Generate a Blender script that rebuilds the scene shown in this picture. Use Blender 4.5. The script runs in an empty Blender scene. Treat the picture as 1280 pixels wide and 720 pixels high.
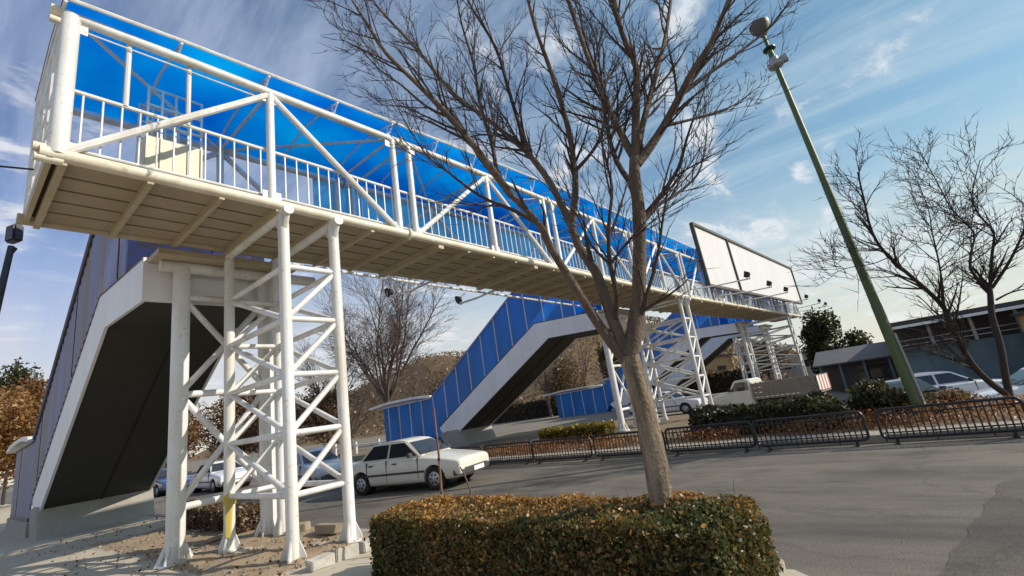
import bpy, math, random
import numpy as np
from mathutils import Vector, Matrix

random.seed(7)
rng = np.random.default_rng(7)
scene = bpy.context.scene
COL = scene.collection

# ------------------------------------------------------------------ camera
cam_data = bpy.data.cameras.new('camera')
cam = bpy.data.objects.new('camera', cam_data)
COL.objects.link(cam)
cam_data.sensor_fit = 'HORIZONTAL'
cam_data.sensor_width = 36.0
cam_data.lens = 36.0 * 585.593 / 1280.0
cam_data.clip_start = 0.1
cam_data.clip_end = 3000
YAW, PITCH, ROLL = 0.667, 0.246, -0.152
fw = Vector((math.cos(PITCH) * math.cos(YAW), math.cos(PITCH) * math.sin(YAW), math.sin(PITCH)))
rt = fw.cross(Vector((0, 0, 1))).normalized()
up = rt.cross(fw)
r2 = rt * math.cos(ROLL) + up * math.sin(ROLL)
u2 = -rt * math.sin(ROLL) + up * math.cos(ROLL)
cam.matrix_world = Matrix(((r2.x, u2.x, -fw.x, 0), (r2.y, u2.y, -fw.y, 0), (r2.z, u2.z, -fw.z, 1.8), (0, 0, 0, 1)))
scene.camera = cam

# ------------------------------------------------------------------ sun and sky
SUN_EL = math.radians(31)
SUN_AZ = math.radians(147)          # clockwise from +Y
sd = Vector((math.sin(SUN_AZ) * math.cos(SUN_EL), math.cos(SUN_AZ) * math.cos(SUN_EL), math.sin(SUN_EL)))
sun_data = bpy.data.lights.new('sun', 'SUN')
sun_data.energy = 5.0
sun_data.angle = math.radians(0.5)
sun_data.color = (1.0, 0.915, 0.78)
sun = bpy.data.objects.new('sun', sun_data)
sun.rotation_euler = (-sd).to_track_quat('-Z', 'Y').to_euler()
sun.location = (0, -20, 30)
COL.objects.link(sun)

world = bpy.data.worlds.new('World')
scene.world = world
world.use_nodes = True
nt = world.node_tree
nt.nodes.clear()
def N(t, kind, **kw):
    n = t.nodes.new(kind)
    for k, v in kw.items():
        if k.startswith('i_'):
            n.inputs[k[2:].replace('_', ' ')].default_value = v
        else:
            setattr(n, k, v)
    return n
def L(t, a, b): t.links.new(a, b)
def ramp(t, fac, stops):
    n = t.nodes.new('ShaderNodeValToRGB')
    el = n.color_ramp.elements
    while len(el) < len(stops): el.new(0.5)
    for e, (p, c) in zip(el, stops):
        e.position = p
        e.color = (c, c, c, 1) if not isinstance(c, tuple) else (*c, 1)
    L(t, fac, n.inputs['Fac'])
    return n
def mixc(t, fac, a, b, mode='MIX'):
    n = t.nodes.new('ShaderNodeMix'); n.data_type = 'RGBA'; n.blend_type = mode
    for s, v in ((n.inputs[0], fac), (n.inputs[6], a), (n.inputs[7], b)):
        if hasattr(v, 'is_linked'): L(t, v, s)
        else: s.default_value = (*v, 1) if isinstance(v, tuple) and len(v) == 3 else v
    return n.outputs[2]
def mth(t, op, a, b=0.0, c=None, clamp=False):
    n = t.nodes.new('ShaderNodeMath'); n.operation = op; n.use_clamp = clamp
    for i, v in enumerate((a, b, c)):
        if v is None: continue
        if hasattr(v, 'is_linked'): L(t, v, n.inputs[i])
        else: n.inputs[i].default_value = v
    return n.outputs[0]

out = N(nt, 'ShaderNodeOutputWorld')
bg = N(nt, 'ShaderNodeBackground'); bg.inputs['Strength'].default_value = 0.11
L(nt, bg.outputs[0], out.inputs[0])
sky = N(nt, 'ShaderNodeTexSky', sky_type='NISHITA', sun_disc=False, sun_elevation=SUN_EL, sun_rotation=SUN_AZ,
        altitude=800.0, air_density=1.2, dust_density=1.6, ozone_density=1.6)
tc = N(nt, 'ShaderNodeTexCoord')
sep = N(nt, 'ShaderNodeSeparateXYZ'); L(nt, tc.outputs['Generated'], sep.inputs[0])
zc = mth(nt, 'MAXIMUM', sep.outputs[2], 0.0)
den = mth(nt, 'ADD', zc, 0.16)
px = mth(nt, 'DIVIDE', sep.outputs[0], den)
py = mth(nt, 'DIVIDE', sep.outputs[1], den)
comb = N(nt, 'ShaderNodeCombineXYZ'); L(nt, px, comb.inputs[0]); L(nt, py, comb.inputs[1])
def cloud_noise(rot, sx, sy, scale, detail, rough, dist, off):
    mp = N(nt, 'ShaderNodeMapping'); mp.inputs['Rotation'].default_value = (0, 0, rot)
    mp.inputs['Scale'].default_value = (sx, sy, 1); mp.inputs['Location'].default_value = off
    L(nt, comb.outputs[0], mp.inputs[0])
    n = N(nt, 'ShaderNodeTexNoise'); n.inputs['Scale'].default_value = scale; n.inputs['Detail'].default_value = detail
    n.inputs['Roughness'].default_value = rough; n.inputs['Distortion'].default_value = dist
    L(nt, mp.outputs[0], n.inputs['Vector']); return n.outputs['Fac']
cirrus = cloud_noise(0.25, 4.2, 0.75, 1.5, 8, 0.62, 0.5, (3.1, 0.4, 0))
wisps = cloud_noise(0.25, 2.6, 1.0, 3.6, 7, 0.65, 0.8, (7.7, 2.4, 0))
broad = cloud_noise(0.0, 1.0, 1.0, 0.8, 4, 0.5, 0.2, (1.3, 5.2, 0))
puffs = cloud_noise(math.radians(30), 1.0, 1.7, 3.2, 9, 0.6, 0.3, (2.2, 8.1, 0))
c1 = ramp(nt, cirrus, [(0.34, 0.05), (0.68, 0.62)]).outputs[0]
c2 = ramp(nt, wisps, [(0.40, 0.0), (0.78, 0.38)]).outputs[0]
c3 = ramp(nt, mth(nt, 'ADD', mth(nt, 'MULTIPLY', puffs, 0.72), mth(nt, 'MULTIPLY', broad, 0.42)), [(0.575, 0.0), (0.69, 0.85)]).outputs[0]
low = ramp(nt, zc, [(0.0, 0.9), (0.20, 0.80), (0.36, 0.25), (0.6, 0.0)]).outputs[0]
lown = mth(nt, 'MULTIPLY', low, mth(nt, 'ADD', mth(nt, 'MULTIPLY', cirrus, 1.1), 0.45), clamp=True)
cl = mth(nt, 'MAXIMUM', mth(nt, 'MAXIMUM', c1, c2), mth(nt, 'MAXIMUM', c3, lown), clamp=True)
side = mth(nt, 'ADD', mth(nt, 'MULTIPLY', sep.outputs[0], 0.55), mth(nt, 'MULTIPLY', sep.outputs[1], -0.75))      # towards the sunny right / shady left of the sky
sidef = ramp(nt, mth(nt, 'ADD', mth(nt, 'MULTIPLY', side, 0.5), 0.5), [(0.12, 0.0), (0.75, 1.0)]).outputs[0]
skyb = mixc(nt, 1.0, sky.outputs[0], mixc(nt, sidef, (0.84, 0.94, 1.22), (0.75, 1.07, 1.10)), 'MULTIPLY')
tint = skyb
cloudcol = mixc(nt, ramp(nt, zc, [(0.0, 0.0), (0.35, 1.0)]).outputs[0], (7.6, 7.2, 6.2), mixc(nt, sidef, (4.9, 5.5, 7.6), (5.0, 6.6, 7.3)))
white = mixc(nt, c3, cloudcol, (8.0, 8.1, 8.3))
final = mixc(nt, cl, tint, white)
L(nt, final, bg.inputs['Color'])

vs = scene.view_settings
vs.view_transform = 'Standard'
vs.look = 'None'
vs.exposure = 0.0
vs.gamma = 1.0
vs.use_curve_mapping = False

# ------------------------------------------------------------------ mesh helpers
class MB:
    """collects geometry in world coordinates and links it as one mesh object"""
    def __init__(self): self.v = []; self.f = []
    def add(self, vs_, fs):
        o = len(self.v); self.v += [tuple(p) for p in vs_]; self.f += [tuple(i + o for i in f) for f in fs]; return self
    def box(self, c, d, rz=0.0, m=None):
        x, y, z = d[0] / 2, d[1] / 2, d[2] / 2
        cs, sn = math.cos(rz), math.sin(rz)
        pts = []
        for sx, sy, sz in ((-1,-1,-1),(1,-1,-1),(1,1,-1),(-1,1,-1),(-1,-1,1),(1,-1,1),(1,1,1),(-1,1,1)):
            p = (sx * x, sy * y, sz * z)
            q = (p[0] * cs - p[1] * sn + c[0], p[0] * sn + p[1] * cs + c[1], p[2] + c[2])
            pts.append(q)
        return self.add(pts, [(0,3,2,1),(4,5,6,7),(0,1,5,4),(1,2,6,5),(2,3,7,6),(3,0,4,7)])
    def beam(self, p, q, w, h, upv=(0, 0, 1)):
        p, q = Vector(p), Vector(q); d = (q - p).normalized(); u = Vector(upv)
        s = d.cross(u)
        if s.length < 1e-4: s = d.cross(Vector((1, 0, 0)))
        s.normalize(); t = s.cross(d)
        a, b = s * (w / 2), t * (h / 2)
        pts = [p-a-b, p+a-b, p+a+b, p-a+b, q-a-b, q+a-b, q+a+b, q-a+b]
        return self.add(pts, [(0,1,2,3),(7,6,5,4),(0,4,5,1),(1,5,6,2),(2,6,7,3),(3,7,4,0)])
    def tube(self, pts, r, n=8, caps=True):
        pts = [Vector(p) for p in pts]; k = len(pts)
        rs = r if isinstance(r, (list, tuple)) else [r] * k
        base = len(self.v); prev = None
        for i, p in enumerate(pts):
            d = (pts[min(i+1, k-1)] - pts[max(i-1, 0)]).normalized()
            if prev is None:
                a = d.cross(Vector((0, 0, 1)))
                if a.length < 1e-3: a = d.cross(Vector((1, 0, 0)))
            else:
                a = prev - d * prev.dot(d)
            a.normalize(); prev = a; b = d.cross(a)
            for j in range(n):
                t = 2 * math.pi * j / n
                q = p + (a * math.cos(t) + b * math.sin(t)) * rs[i]
                self.v.append((q.x, q.y, q.z))
        for i in range(k - 1):
            for j in range(n):
                a0 = base + i*n + j; a1 = base + i*n + (j+1) % n
                self.f.append((a0, a1, a1 + n, a0 + n))
        if caps:
            self.f.append(tuple(base + j for j in reversed(range(n))))
            self.f.append(tuple(base + (k-1)*n + j for j in range(n)))
        return self
    def prism(self, poly, axis, a, b):
        """poly: list of 2D points in the plane normal to axis, extruded from a to b"""
        n = len(poly)
        def mk(p, t):
            return (t, p[0], p[1]) if axis == 0 else ((p[0], t, p[1]) if axis == 1 else (p[0], p[1], t))
        pts = [mk(p, a) for p in poly] + [mk(p, b) for p in poly]
        fs = [tuple(reversed(range(n))), tuple(range(n, 2*n))]
        fs += [(i, (i+1) % n, (i+1) % n + n, i + n) for i in range(n)]
        return self.add(pts, fs)
    def strip(self, top, bot, th, nrm):
        """thick sheet between two polylines"""
        nv = Vector(nrm).normalized() * th
        k = len(top)
        A = [Vector(p) for p in top] + [Vector(p) for p in bot]
        B = [p + nv for p in A]
        fs = []
        for i in range(k - 1):
            fs += [(i, i+1, k+i+1, k+i), (2*k+i+1, 2*k+i, 3*k+i, 3*k+i+1)]
            fs += [(i+1, i, 2*k+i, 2*k+i+1), (k+i, k+i+1, 3*k+i+1, 3*k+i)]
        fs += [(0, k, 3*k, 2*k), (k-1, 3*k-1, 4*k-1, 2*k-1)]
        return self.add(A + B, fs)

def root_loc(o):
    v = Vector((0, 0, 0))
    while o is not None:
        v += o.location; o = o.parent
    return v
def finish(me, smooth):
    if smooth:
        me.polygons.foreach_set('use_smooth', [True] * len(me.polygons))
        me.set_sharp_from_angle(angle=math.radians(42))
    me.update()
def build(name, mb, mat, parent=None, loc=(0, 0, 0), smooth=True, local=False, bevel=0.0):
    me = bpy.data.meshes.new(name)
    off = Vector((0, 0, 0)) if local else (root_loc(parent) + Vector(loc))
    me.from_pydata([(x - off.x, y - off.y, z - off.z) for x, y, z in mb.v], [], mb.f)
    import bmesh
    bm = bmesh.new(); bm.from_mesh(me)
    bmesh.ops.recalc_face_normals(bm, faces=bm.faces)
    if bevel > 0:
        bmesh.ops.bevel(bm, geom=list(bm.edges), offset=bevel, segments=2, affect='EDGES', clamp_overlap=True)
    bm.to_mesh(me); bm.free()
    me.materials.append(mat)
    finish(me, smooth)
    o = bpy.data.objects.new(name, me); COL.objects.link(o)
    o.location = loc
    if parent: o.parent = parent
    return o
def arrays(name, verts, faces_n, mat, parent=None, tint=None, smooth=False):
    """fast mesh of equal polygons: verts (K*n,3), n corners per face"""
    n = faces_n; nv = len(verts); nf = nv // n
    me = bpy.data.meshes.new(name)
    off = np.array(root_loc(parent)) if parent else np.zeros(3)
    me.vertices.add(nv); me.vertices.foreach_set('co', (verts - off).astype(np.float32).ravel())
    me.loops.add(nv); me.loops.foreach_set('vertex_index', np.arange(nv, dtype=np.int32))
    me.polygons.add(nf)
    me.polygons.foreach_set('loop_start', np.arange(0, nv, n, dtype=np.int32))
    if tint is not None:
        at = me.attributes.new('tint', 'FLOAT', 'POINT')
        at.data.foreach_set('value', np.repeat(tint, n).astype(np.float32))
    me.materials.append(mat)
    me.update(calc_edges=True); me.validate()
    o = bpy.data.objects.new(name, me); COL.objects.link(o)
    if parent: o.parent = parent
    return o
def thing(name, label, cat, loc=(0, 0, 0), group=None, rz=0.0):
    o = bpy.data.objects.new(name, None); COL.objects.link(o)
    o.empty_display_size = 0.2
    o.location = loc; o.rotation_euler = (0, 0, rz)
    return tag(o, label, cat, group)
def tag(o, label, cat, group=None):
    o['label'] = label; o['category'] = cat
    if group: o['group'] = group
    return o
def struct(o, kind='structure'):
    o['kind'] = kind; return o
def copy_tree(o, parent=None):
    kids = [c for c in bpy.data.objects if c.parent == o]
    c = o.copy(); COL.objects.link(c); c.parent = parent
    for ch in kids: copy_tree(ch, c)
    return c

# ------------------------------------------------------------------ materials
def pmat(name, col, rough=0.6, metal=0.0, var=0.0, vscale=3.0, var_col=None, bump=0.0, bscale=40.0, spec=0.5, streak=False, var2=None, coat=0.0, lo=0.40):
    m = bpy.data.materials.new(name); m.use_nodes = True
    t = m.node_tree; b = t.nodes['Principled BSDF']
    b.inputs['Roughness'].default_value = rough; b.inputs['Metallic'].default_value = metal
    b.inputs['Specular IOR Level'].default_value = spec
    b.inputs['Coat Weight'].default_value = coat
    base = None
    geo = N(t, 'ShaderNodeNewGeometry')
    if var > 0 or var_col:
        mp = N(t, 'ShaderNodeMapping'); mp.inputs['Scale'].default_value = (1, 1, 0.18) if streak else (1, 1, 1)
        L(t, geo.outputs['Position'], mp.inputs[0])
        n = N(t, 'ShaderNodeTexNoise'); n.inputs['Scale'].default_value = vscale; n.inputs['Detail'].default_value = 7; n.inputs['Roughness'].default_value = 0.65
        L(t, mp.outputs[0], n.inputs['Vector'])
        vc = var_col or tuple(c * 0.6 for c in col)
        f = ramp(t, n.outputs['Fac'], [(lo, 0.0), (lo + 0.32, min(1, var if not var_col else max(var, 0.6)))]).outputs[0]
        base = mixc(t, f, tuple(col), tuple(vc))
        if var2:
            n2 = N(t, 'ShaderNodeTexNoise'); n2.inputs['Scale'].default_value = vscale * 7.3; n2.inputs['Detail'].default_value = 5
            L(t, geo.outputs['Position'], n2.inputs['Vector'])
            f2 = ramp(t, n2.outputs['Fac'], [(0.60, 0.0), (0.72, 0.75)]).outputs[0]
            base = mixc(t, f2, base, tuple(var2))
        L(t, base, b.inputs['Base Color'])
    else:
        b.inputs['Base Color'].default_value = (*col, 1)
    if bump > 0:
        n = N(t, 'ShaderNodeTexNoise'); n.inputs['Scale'].default_value = bscale; n.inputs['Detail'].default_value = 6
        L(t, geo.outputs['Position'], n.inputs['Vector'])
        bp = N(t, 'ShaderNodeBump'); bp.inputs['Strength'].default_value = bump; bp.inputs['Distance'].default_value = 0.02
        L(t, n.outputs['Fac'], bp.inputs['Height']); L(t, bp.outputs[0], b.inputs['Normal'])
    return m
def polymat(name, col, trans=0.55, rough=0.25, dirt_or_glow=None, dscale=1.2, clear=0.0, stretch=(1, 1, 0.25), fmax=0.55):
    m = bpy.data.materials.new(name); m.use_nodes = True
    t = m.node_tree; b = t.nodes['Principled BSDF']
    geo = N(t, 'ShaderNodeNewGeometry')
    mp = N(t, 'ShaderNodeMapping'); mp.inputs['Scale'].default_value = stretch; L(t, geo.outputs['Position'], mp.inputs[0])
    n = N(t, 'ShaderNodeTexNoise'); n.inputs['Scale'].default_value = dscale; n.inputs['Detail'].default_value = 6
    L(t, mp.outputs[0], n.inputs['Vector'])
    f = ramp(t, n.outputs['Fac'], [(0.36, 0.0), (0.68, fmax)]).outputs[0]
    base = mixc(t, f, tuple(col), dirt_or_glow or tuple(c * 0.55 for c in col))  # second tone: grime on stair cladding, painted glow on roof and far sheets
    L(t, base, b.inputs['Base Color']); b.inputs['Roughness'].default_value = rough
    tr = N(t, 'ShaderNodeBsdfTranslucent'); L(t, base, tr.inputs[0])
    mx = N(t, 'ShaderNodeMixShader'); mx.inputs[0].default_value = trans
    L(t, b.outputs[0], mx.inputs[1]); L(t, tr.outputs[0], mx.inputs[2])
    if clear > 0:
        tp = N(t, 'ShaderNodeBsdfTransparent'); L(t, base, tp.inputs[0])
        m2 = N(t, 'ShaderNodeMixShader'); m2.inputs[0].default_value = clear
        L(t, mx.outputs[0], m2.inputs[1]); L(t, tp.outputs[0], m2.inputs[2]); mx = m2
    L(t, mx.outputs[0], t.nodes['Material Output'].inputs[0])
    return m
def leafmat(name, stops, trans=0.35, rough=0.45):
    m = bpy.data.materials.new(name); m.use_nodes = True
    t = m.node_tree; b = t.nodes['Principled BSDF']
    a = N(t, 'ShaderNodeAttribute', attribute_name='tint')
    r = ramp(t, a.outputs['Fac'], stops)
    L(t, r.outputs[0], b.inputs['Base Color']); b.inputs['Roughness'].default_value = rough
    tr = N(t, 'ShaderNodeBsdfTranslucent'); L(t, r.outputs[0], tr.inputs[0])
    mx = N(t, 'ShaderNodeMixShader'); mx.inputs[0].default_value = trans
    L(t, b.outputs[0], mx.inputs[1]); L(t, tr.outputs[0], mx.inputs[2])
    L(t, mx.outputs[0], t.nodes['Material Output'].inputs[0])
    return m

M = {}
M['white'] = pmat('white_painted_steel', (0.74, 0.75, 0.76), 0.42, var=0.8, vscale=2.2, var_col=(0.50, 0.44, 0.34), streak=True, bump=0.08, bscale=25, var2=(0.50, 0.41, 0.30))
M['cream'] = pmat('cream_painted_steel', (0.74, 0.69, 0.57), 0.5, var=0.6, vscale=2.5, var_col=(0.45, 0.33, 0.18), bump=0.08, bscale=30)
M['rail'] = pmat('railing_white_paint', (0.76, 0.76, 0.74), 0.45, var=0.3, vscale=5, var_col=(0.55, 0.5, 0.42))
M['deck'] = pmat('beige_deck_sheet', (0.36, 0.30, 0.21), 0.65, var=0.6, vscale=1.6, var_col=(0.26, 0.19, 0.11), bump=0.1, bscale=20)
M['farsheet'] = polymat('cyan_glare_sheet', (0.25, 0.72, 0.95), 0.6, 0.2, dirt_or_glow=(0.55, 0.82, 0.95), dscale=1.5, clear=0.4)  # pale cyan paints the sun glare into the far-side sheets
M['deckgap'] = pmat('dark_deck_sheet', (0.06, 0.045, 0.03), 0.8)
M['deckbeam'] = pmat('beige_beam_paint', (0.45, 0.38, 0.26), 0.6, var=0.5, vscale=2.0, var_col=(0.33, 0.25, 0.15))
M['roof'] = polymat('blue_polycarbonate_roof', (0.001, 0.36, 0.78), 0.85, 0.2, dirt_or_glow=(0.02, 0.68, 0.95), dscale=0.55, clear=0.5, fmax=0.8)  # lighter cyan patches paint a glow into the roof sheet
M['panel'] = polymat('blue_polycarbonate_side', (0.06, 0.42, 0.88), 0.62, 0.16, dirt_or_glow=(0.10, 0.24, 0.50), dscale=1.3)
M['dusty'] = polymat('dusty_blue_corrugated_sheet', (0.44, 0.50, 0.76), 0.5, 0.35, dirt_or_glow=(0.50, 0.41, 0.36), dscale=1.0, stretch=(2.6, 2.6, 0.10), fmax=1.0)
M['fascia'] = pmat('pale_fascia_sheet', (0.82, 0.82, 0.83), 0.5, var=0.3, vscale=1.2, var_col=(0.66, 0.64, 0.61), streak=True)
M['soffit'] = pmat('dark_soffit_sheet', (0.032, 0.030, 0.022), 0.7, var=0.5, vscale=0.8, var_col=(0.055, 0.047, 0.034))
M['concrete'] = pmat('rough_concrete', (0.36, 0.34, 0.30), 0.9, var=0.5, vscale=1.4, var_col=(0.22, 0.20, 0.17), bump=0.3, bscale=14)
M['asphalt'] = None
M['black'] = pmat('black_painted_metal', (0.012, 0.012, 0.013), 0.4, var=0.3, vscale=6, var_col=(0.03, 0.027, 0.024))
M['lampgreen'] = pmat('green_painted_pole', (0.065, 0.105, 0.03), 0.5, var=0.5, vscale=2, var_col=(0.14, 0.15, 0.07), streak=True)
M['galv'] = pmat('grey_galvanised_metal', (0.33, 0.33, 0.33), 0.45, metal=0.4, var=0.3, vscale=8)
M['tyre'] = pmat('tyre_rubber', (0.02, 0.02, 0.02), 0.85)
M['glass'] = pmat('dark_car_glass', (0.025, 0.03, 0.035), 0.06, spec=0.8)
M['plastic'] = pmat('dark_grey_plastic', (0.05, 0.05, 0.052), 0.55)
M['chrome'] = pmat('grey_alloy', (0.45, 0.45, 0.46), 0.35, metal=0.6)
M['lens'] = pmat('clear_headlamp_lens', (0.55, 0.57, 0.60), 0.12, spec=0.8)
M['amber'] = pmat('amber_lens', (0.65, 0.2, 0.02), 0.2)
M['redlens'] = pmat('red_lens', (0.40, 0.02, 0.02), 0.2)
M['plate'] = pmat('white_number_plate', (0.75, 0.75, 0.72), 0.5)
M['carwhite'] = pmat('ivory_car_paint', (0.72, 0.70, 0.62), 0.3, var=0.15, vscale=1.5, var_col=(0.6, 0.56, 0.48), coat=0.5)
M['carsnow'] = pmat('white_car_paint', (0.76, 0.77, 0.80), 0.25, coat=0.6)
M['carsilver'] = pmat('silver_blue_car_paint', (0.42, 0.48, 0.58), 0.28, metal=0.3, coat=0.6)
M['carblue'] = pmat('dark_blue_car_paint', (0.03, 0.06, 0.16), 0.25, coat=0.6)
M['carblack'] = pmat('black_car_paint', (0.015, 0.015, 0.017), 0.22, coat=0.6)
M['billboard'] = pmat('blank_billboard_vinyl', (0.63, 0.62, 0.64), 0.6, var=0.5, vscale=0.9, var_col=(0.53, 0.51, 0.51), streak=True)
M['frame'] = pmat('dark_brown_frame', (0.07, 0.055, 0.04), 0.5)
M['yellow'] = pmat('yellow_tape', (0.50, 0.38, 0.05), 0.6, var=0.7, vscale=9, var_col=(0.40, 0.34, 0.18))
M['rust'] = pmat('rusty_brown_stake', (0.17, 0.075, 0.04), 0.8, var=0.5, vscale=15, var_col=(0.30, 0.20, 0.14))
M['panelcream'] = pmat('cream_sheet_panel', (0.72, 0.66, 0.50), 0.55, var=0.2, vscale=3)
M['bark'] = pmat('grey_brown_bark', (0.33, 0.25, 0.17), 0.95, var=1.0, vscale=9, lo=0.33, var_col=(0.045, 0.031, 0.022), bump=1.0, bscale=30, streak=True, var2=(0.42, 0.34, 0.25))
M['limb'] = pmat('brown_limb_bark', (0.15, 0.105, 0.075), 0.95, var=0.9, vscale=12, var_col=(0.05, 0.035, 0.028), bump=0.8, bscale=40, streak=True, var2=(0.28, 0.22, 0.16))
M['twig'] = pmat('dark_twig_bark', (0.060, 0.041, 0.034), 0.9, var=0.5, vscale=12, var_col=(0.035, 0.024, 0.021))
M['bark2'] = pmat('dark_tree_bark', (0.045, 0.032, 0.027), 0.9, var=0.5, vscale=6, var_col=(0.04, 0.03, 0.025), bump=0.5, bscale=20)
M['bark3'] = pmat('pale_winter_bark', (0.125, 0.09, 0.075), 0.9, var=0.4, vscale=4)
M['hedge'] = leafmat('hedge_leaves', [(0.0, (0.028, 0.030, 0.011)), (0.28, (0.07, 0.085, 0.022)), (0.5, (0.15, 0.15, 0.035)), (0.64, (0.17, 0.085, 0.035)), (0.8, (0.28, 0.14, 0.035)), (1.0, (0.50, 0.27, 0.07))])
M['shrub'] = leafmat('dark_shrub_leaves', [(0.0, (0.018, 0.024, 0.009)), (0.5, (0.05, 0.055, 0.018)), (0.8, (0.10, 0.085, 0.025)), (1.0, (0.17, 0.09, 0.03))])
M['orange'] = leafmat('orange_bedding_leaves', [(0.0, (0.12, 0.04, 0.012)), (0.5, (0.30, 0.11, 0.025)), (1.0, (0.42, 0.22, 0.06))])
M['yellowleaf'] = leafmat('yellow_hedge_leaves', [(0.0, (0.10, 0.08, 0.012)), (0.5, (0.26, 0.19, 0.02)), (1.0, (0.38, 0.28, 0.04))])
M['autumn'] = leafmat('autumn_tree_leaves', [(0.0, (0.055, 0.028, 0.012)), (0.45, (0.19, 0.085, 0.025)), (0.8, (0.31, 0.15, 0.04)), (1.0, (0.40, 0.27, 0.12))])
M['brownscrub'] = leafmat('dry_brown_scrub', [(0.0, (0.06, 0.038, 0.022)), (0.5, (0.18, 0.115, 0.06)), (0.8, (0.27, 0.18, 0.095)), (1.0, (0.36, 0.28, 0.18))])
M['pine'] = leafmat('olive_evergreen_leaves', [(0.0, (0.012, 0.018, 0.007)), (0.55, (0.05, 0.055, 0.015)), (1.0, (0.13, 0.11, 0.025))])
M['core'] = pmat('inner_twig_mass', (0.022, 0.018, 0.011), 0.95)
M['stone'] = pmat('broken_stone', (0.30, 0.24, 0.17), 0.9, var=0.4, vscale=6, bump=0.3, bscale=25)
M['brick'] = pmat('dusty_brick', (0.36, 0.20, 0.12), 0.9, var=0.4, vscale=8, bump=0.3, bscale=25)
M['kerbwhite'] = pmat('worn_white_kerb', (0.48, 0.45, 0.40), 0.85, var=0.8, vscale=6, var_col=(0.25, 0.23, 0.20), bump=0.4, bscale=18)
M['teal'] = pmat('teal_painted_shopfront', (0.085, 0.15, 0.19), 0.6, var=0.4, vscale=0.9, var_col=(0.20, 0.27, 0.30), streak=True)
M['slab'] = pmat('dark_roof_slab', (0.05, 0.05, 0.05), 0.8)
M['tan'] = pmat('tan_painted_wall', (0.48, 0.32, 0.14), 0.8, var=0.3, vscale=1.0)
M['greyroof'] = pmat('grey_sheet_roof', (0.11, 0.11, 0.12), 0.7, var=0.4, vscale=0.8)
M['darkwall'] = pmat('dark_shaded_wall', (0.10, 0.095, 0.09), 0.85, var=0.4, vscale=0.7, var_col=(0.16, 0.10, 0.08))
M['bed'] = pmat('weathered_truck_timber', (0.27, 0.235, 0.19), 0.8, var=0.4, vscale=6, var_col=(0.16, 0.13, 0.10))
M['tailred'] = pmat('faded_red_paint', (0.45, 0.16, 0.10), 0.6)
# ------------------------------------------------------------------ ground, roads, pavement
def asphalt(name, c0, c1, c2):
    m = bpy.data.materials.new(name); m.use_nodes = True
    t = m.node_tree; b = t.nodes['Principled BSDF']; b.inputs['Roughness'].default_value = 0.85
    b.inputs['Specular IOR Level'].default_value = 0.3
    geo = N(t, 'ShaderNodeNewGeometry')
    def nz(scale, sc, det=6, ro=0.6):
        mp = N(t, 'ShaderNodeMapping'); mp.inputs['Scale'].default_value = sc; L(t, geo.outputs['Position'], mp.inputs[0])
        n = N(t, 'ShaderNodeTexNoise'); n.inputs['Scale'].default_value = scale; n.inputs['Detail'].default_value = det; n.inputs['Roughness'].default_value = ro
        L(t, mp.outputs[0], n.inputs['Vector']); return n.outputs['Fac']
    streak = ramp(t, nz(0.9, (1.0, 0.12, 1), 7), [(0.38, 0.0), (0.66, 1.0)]).outputs[0]
    patch = ramp(t, nz(0.35, (1, 0.6, 1), 5), [(0.42, 0.0), (0.62, 0.8)]).outputs[0]
    grain = nz(55.0, (1, 1, 1), 3)
    a = mixc(t, streak, c0, c1)
    a = mixc(t, patch, a, c2)
    a = mixc(t, 1.0, a, ramp(t, grain, [(0.3, 0.62), (0.7, 1.25)]).outputs[0], 'MULTIPLY')
    a = mixc(t, ramp(t, nz(1.7, (1.0, 0.35, 1), 6, .7), [(0.50, 0.0), (0.66, 0.7)]).outputs[0], a, tuple(v * .42 for v in c0))
    cr = N(t, 'ShaderNodeTexVoronoi', feature='DISTANCE_TO_EDGE'); cr.inputs['Scale'].default_value = 0.42
    mp = N(t, 'ShaderNodeMapping'); mp.inputs['Scale'].default_value = (1, 0.6, 1)
    wob = N(t, 'ShaderNodeTexNoise'); wob.inputs['Scale'].default_value = 1.6; wob.inputs['Detail'].default_value = 5
    L(t, geo.outputs['Position'], wob.inputs['Vector'])
    wv = N(t, 'ShaderNodeVectorMath', operation='ADD'); L(t, geo.outputs['Position'], wv.inputs[0]); L(t, wob.outputs['Color'], wv.inputs[1])
    L(t, wv.outputs[0], mp.inputs[0]); L(t, mp.outputs[0], cr.inputs['Vector'])
    ck = ramp(t, cr.outputs['Distance'], [(0.0, 0.28), (0.010, 0.0)]).outputs[0]
    a = mixc(t, ck, a, (0.03, 0.03, 0.03))
    L(t, a, b.inputs['Base Color'])
    bp = N(t, 'ShaderNodeBump'); bp.inputs['Strength'].default_value = 0.35; bp.inputs['Distance'].default_value = 0.012
    L(t, grain, bp.inputs['Height']); L(t, bp.outputs[0], b.inputs['Normal'])
    return m
M['asphalt'] = asphalt('worn_asphalt', (0.16, 0.142, 0.12), (0.078, 0.070, 0.062), (0.215, 0.185, 0.15))
M['asphalt2'] = asphalt('patched_asphalt', (0.11, 0.096, 0.082), (0.07, 0.063, 0.056), (0.15, 0.13, 0.105))
M['earth'] = pmat('dusty_ground', (0.19, 0.165, 0.13), 0.95, var=0.6, vscale=0.25, var_col=(0.12, 0.105, 0.085), bump=0.3, bscale=6)
M['paving'] = pmat('dusty_concrete_paving', (0.50, 0.43, 0.33), 0.9, var=0.6, vscale=0.9, var_col=(0.34, 0.29, 0.22), bump=0.25, bscale=30, var2=(0.27, 0.235, 0.19))
M['soil'] = pmat('trampled_soil', (0.31, 0.225, 0.145), 0.97, var=0.7, vscale=2.2, var_col=(0.34, 0.27, 0.19), bump=0.7, bscale=22, var2=(0.14, 0.10, 0.065))
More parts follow.
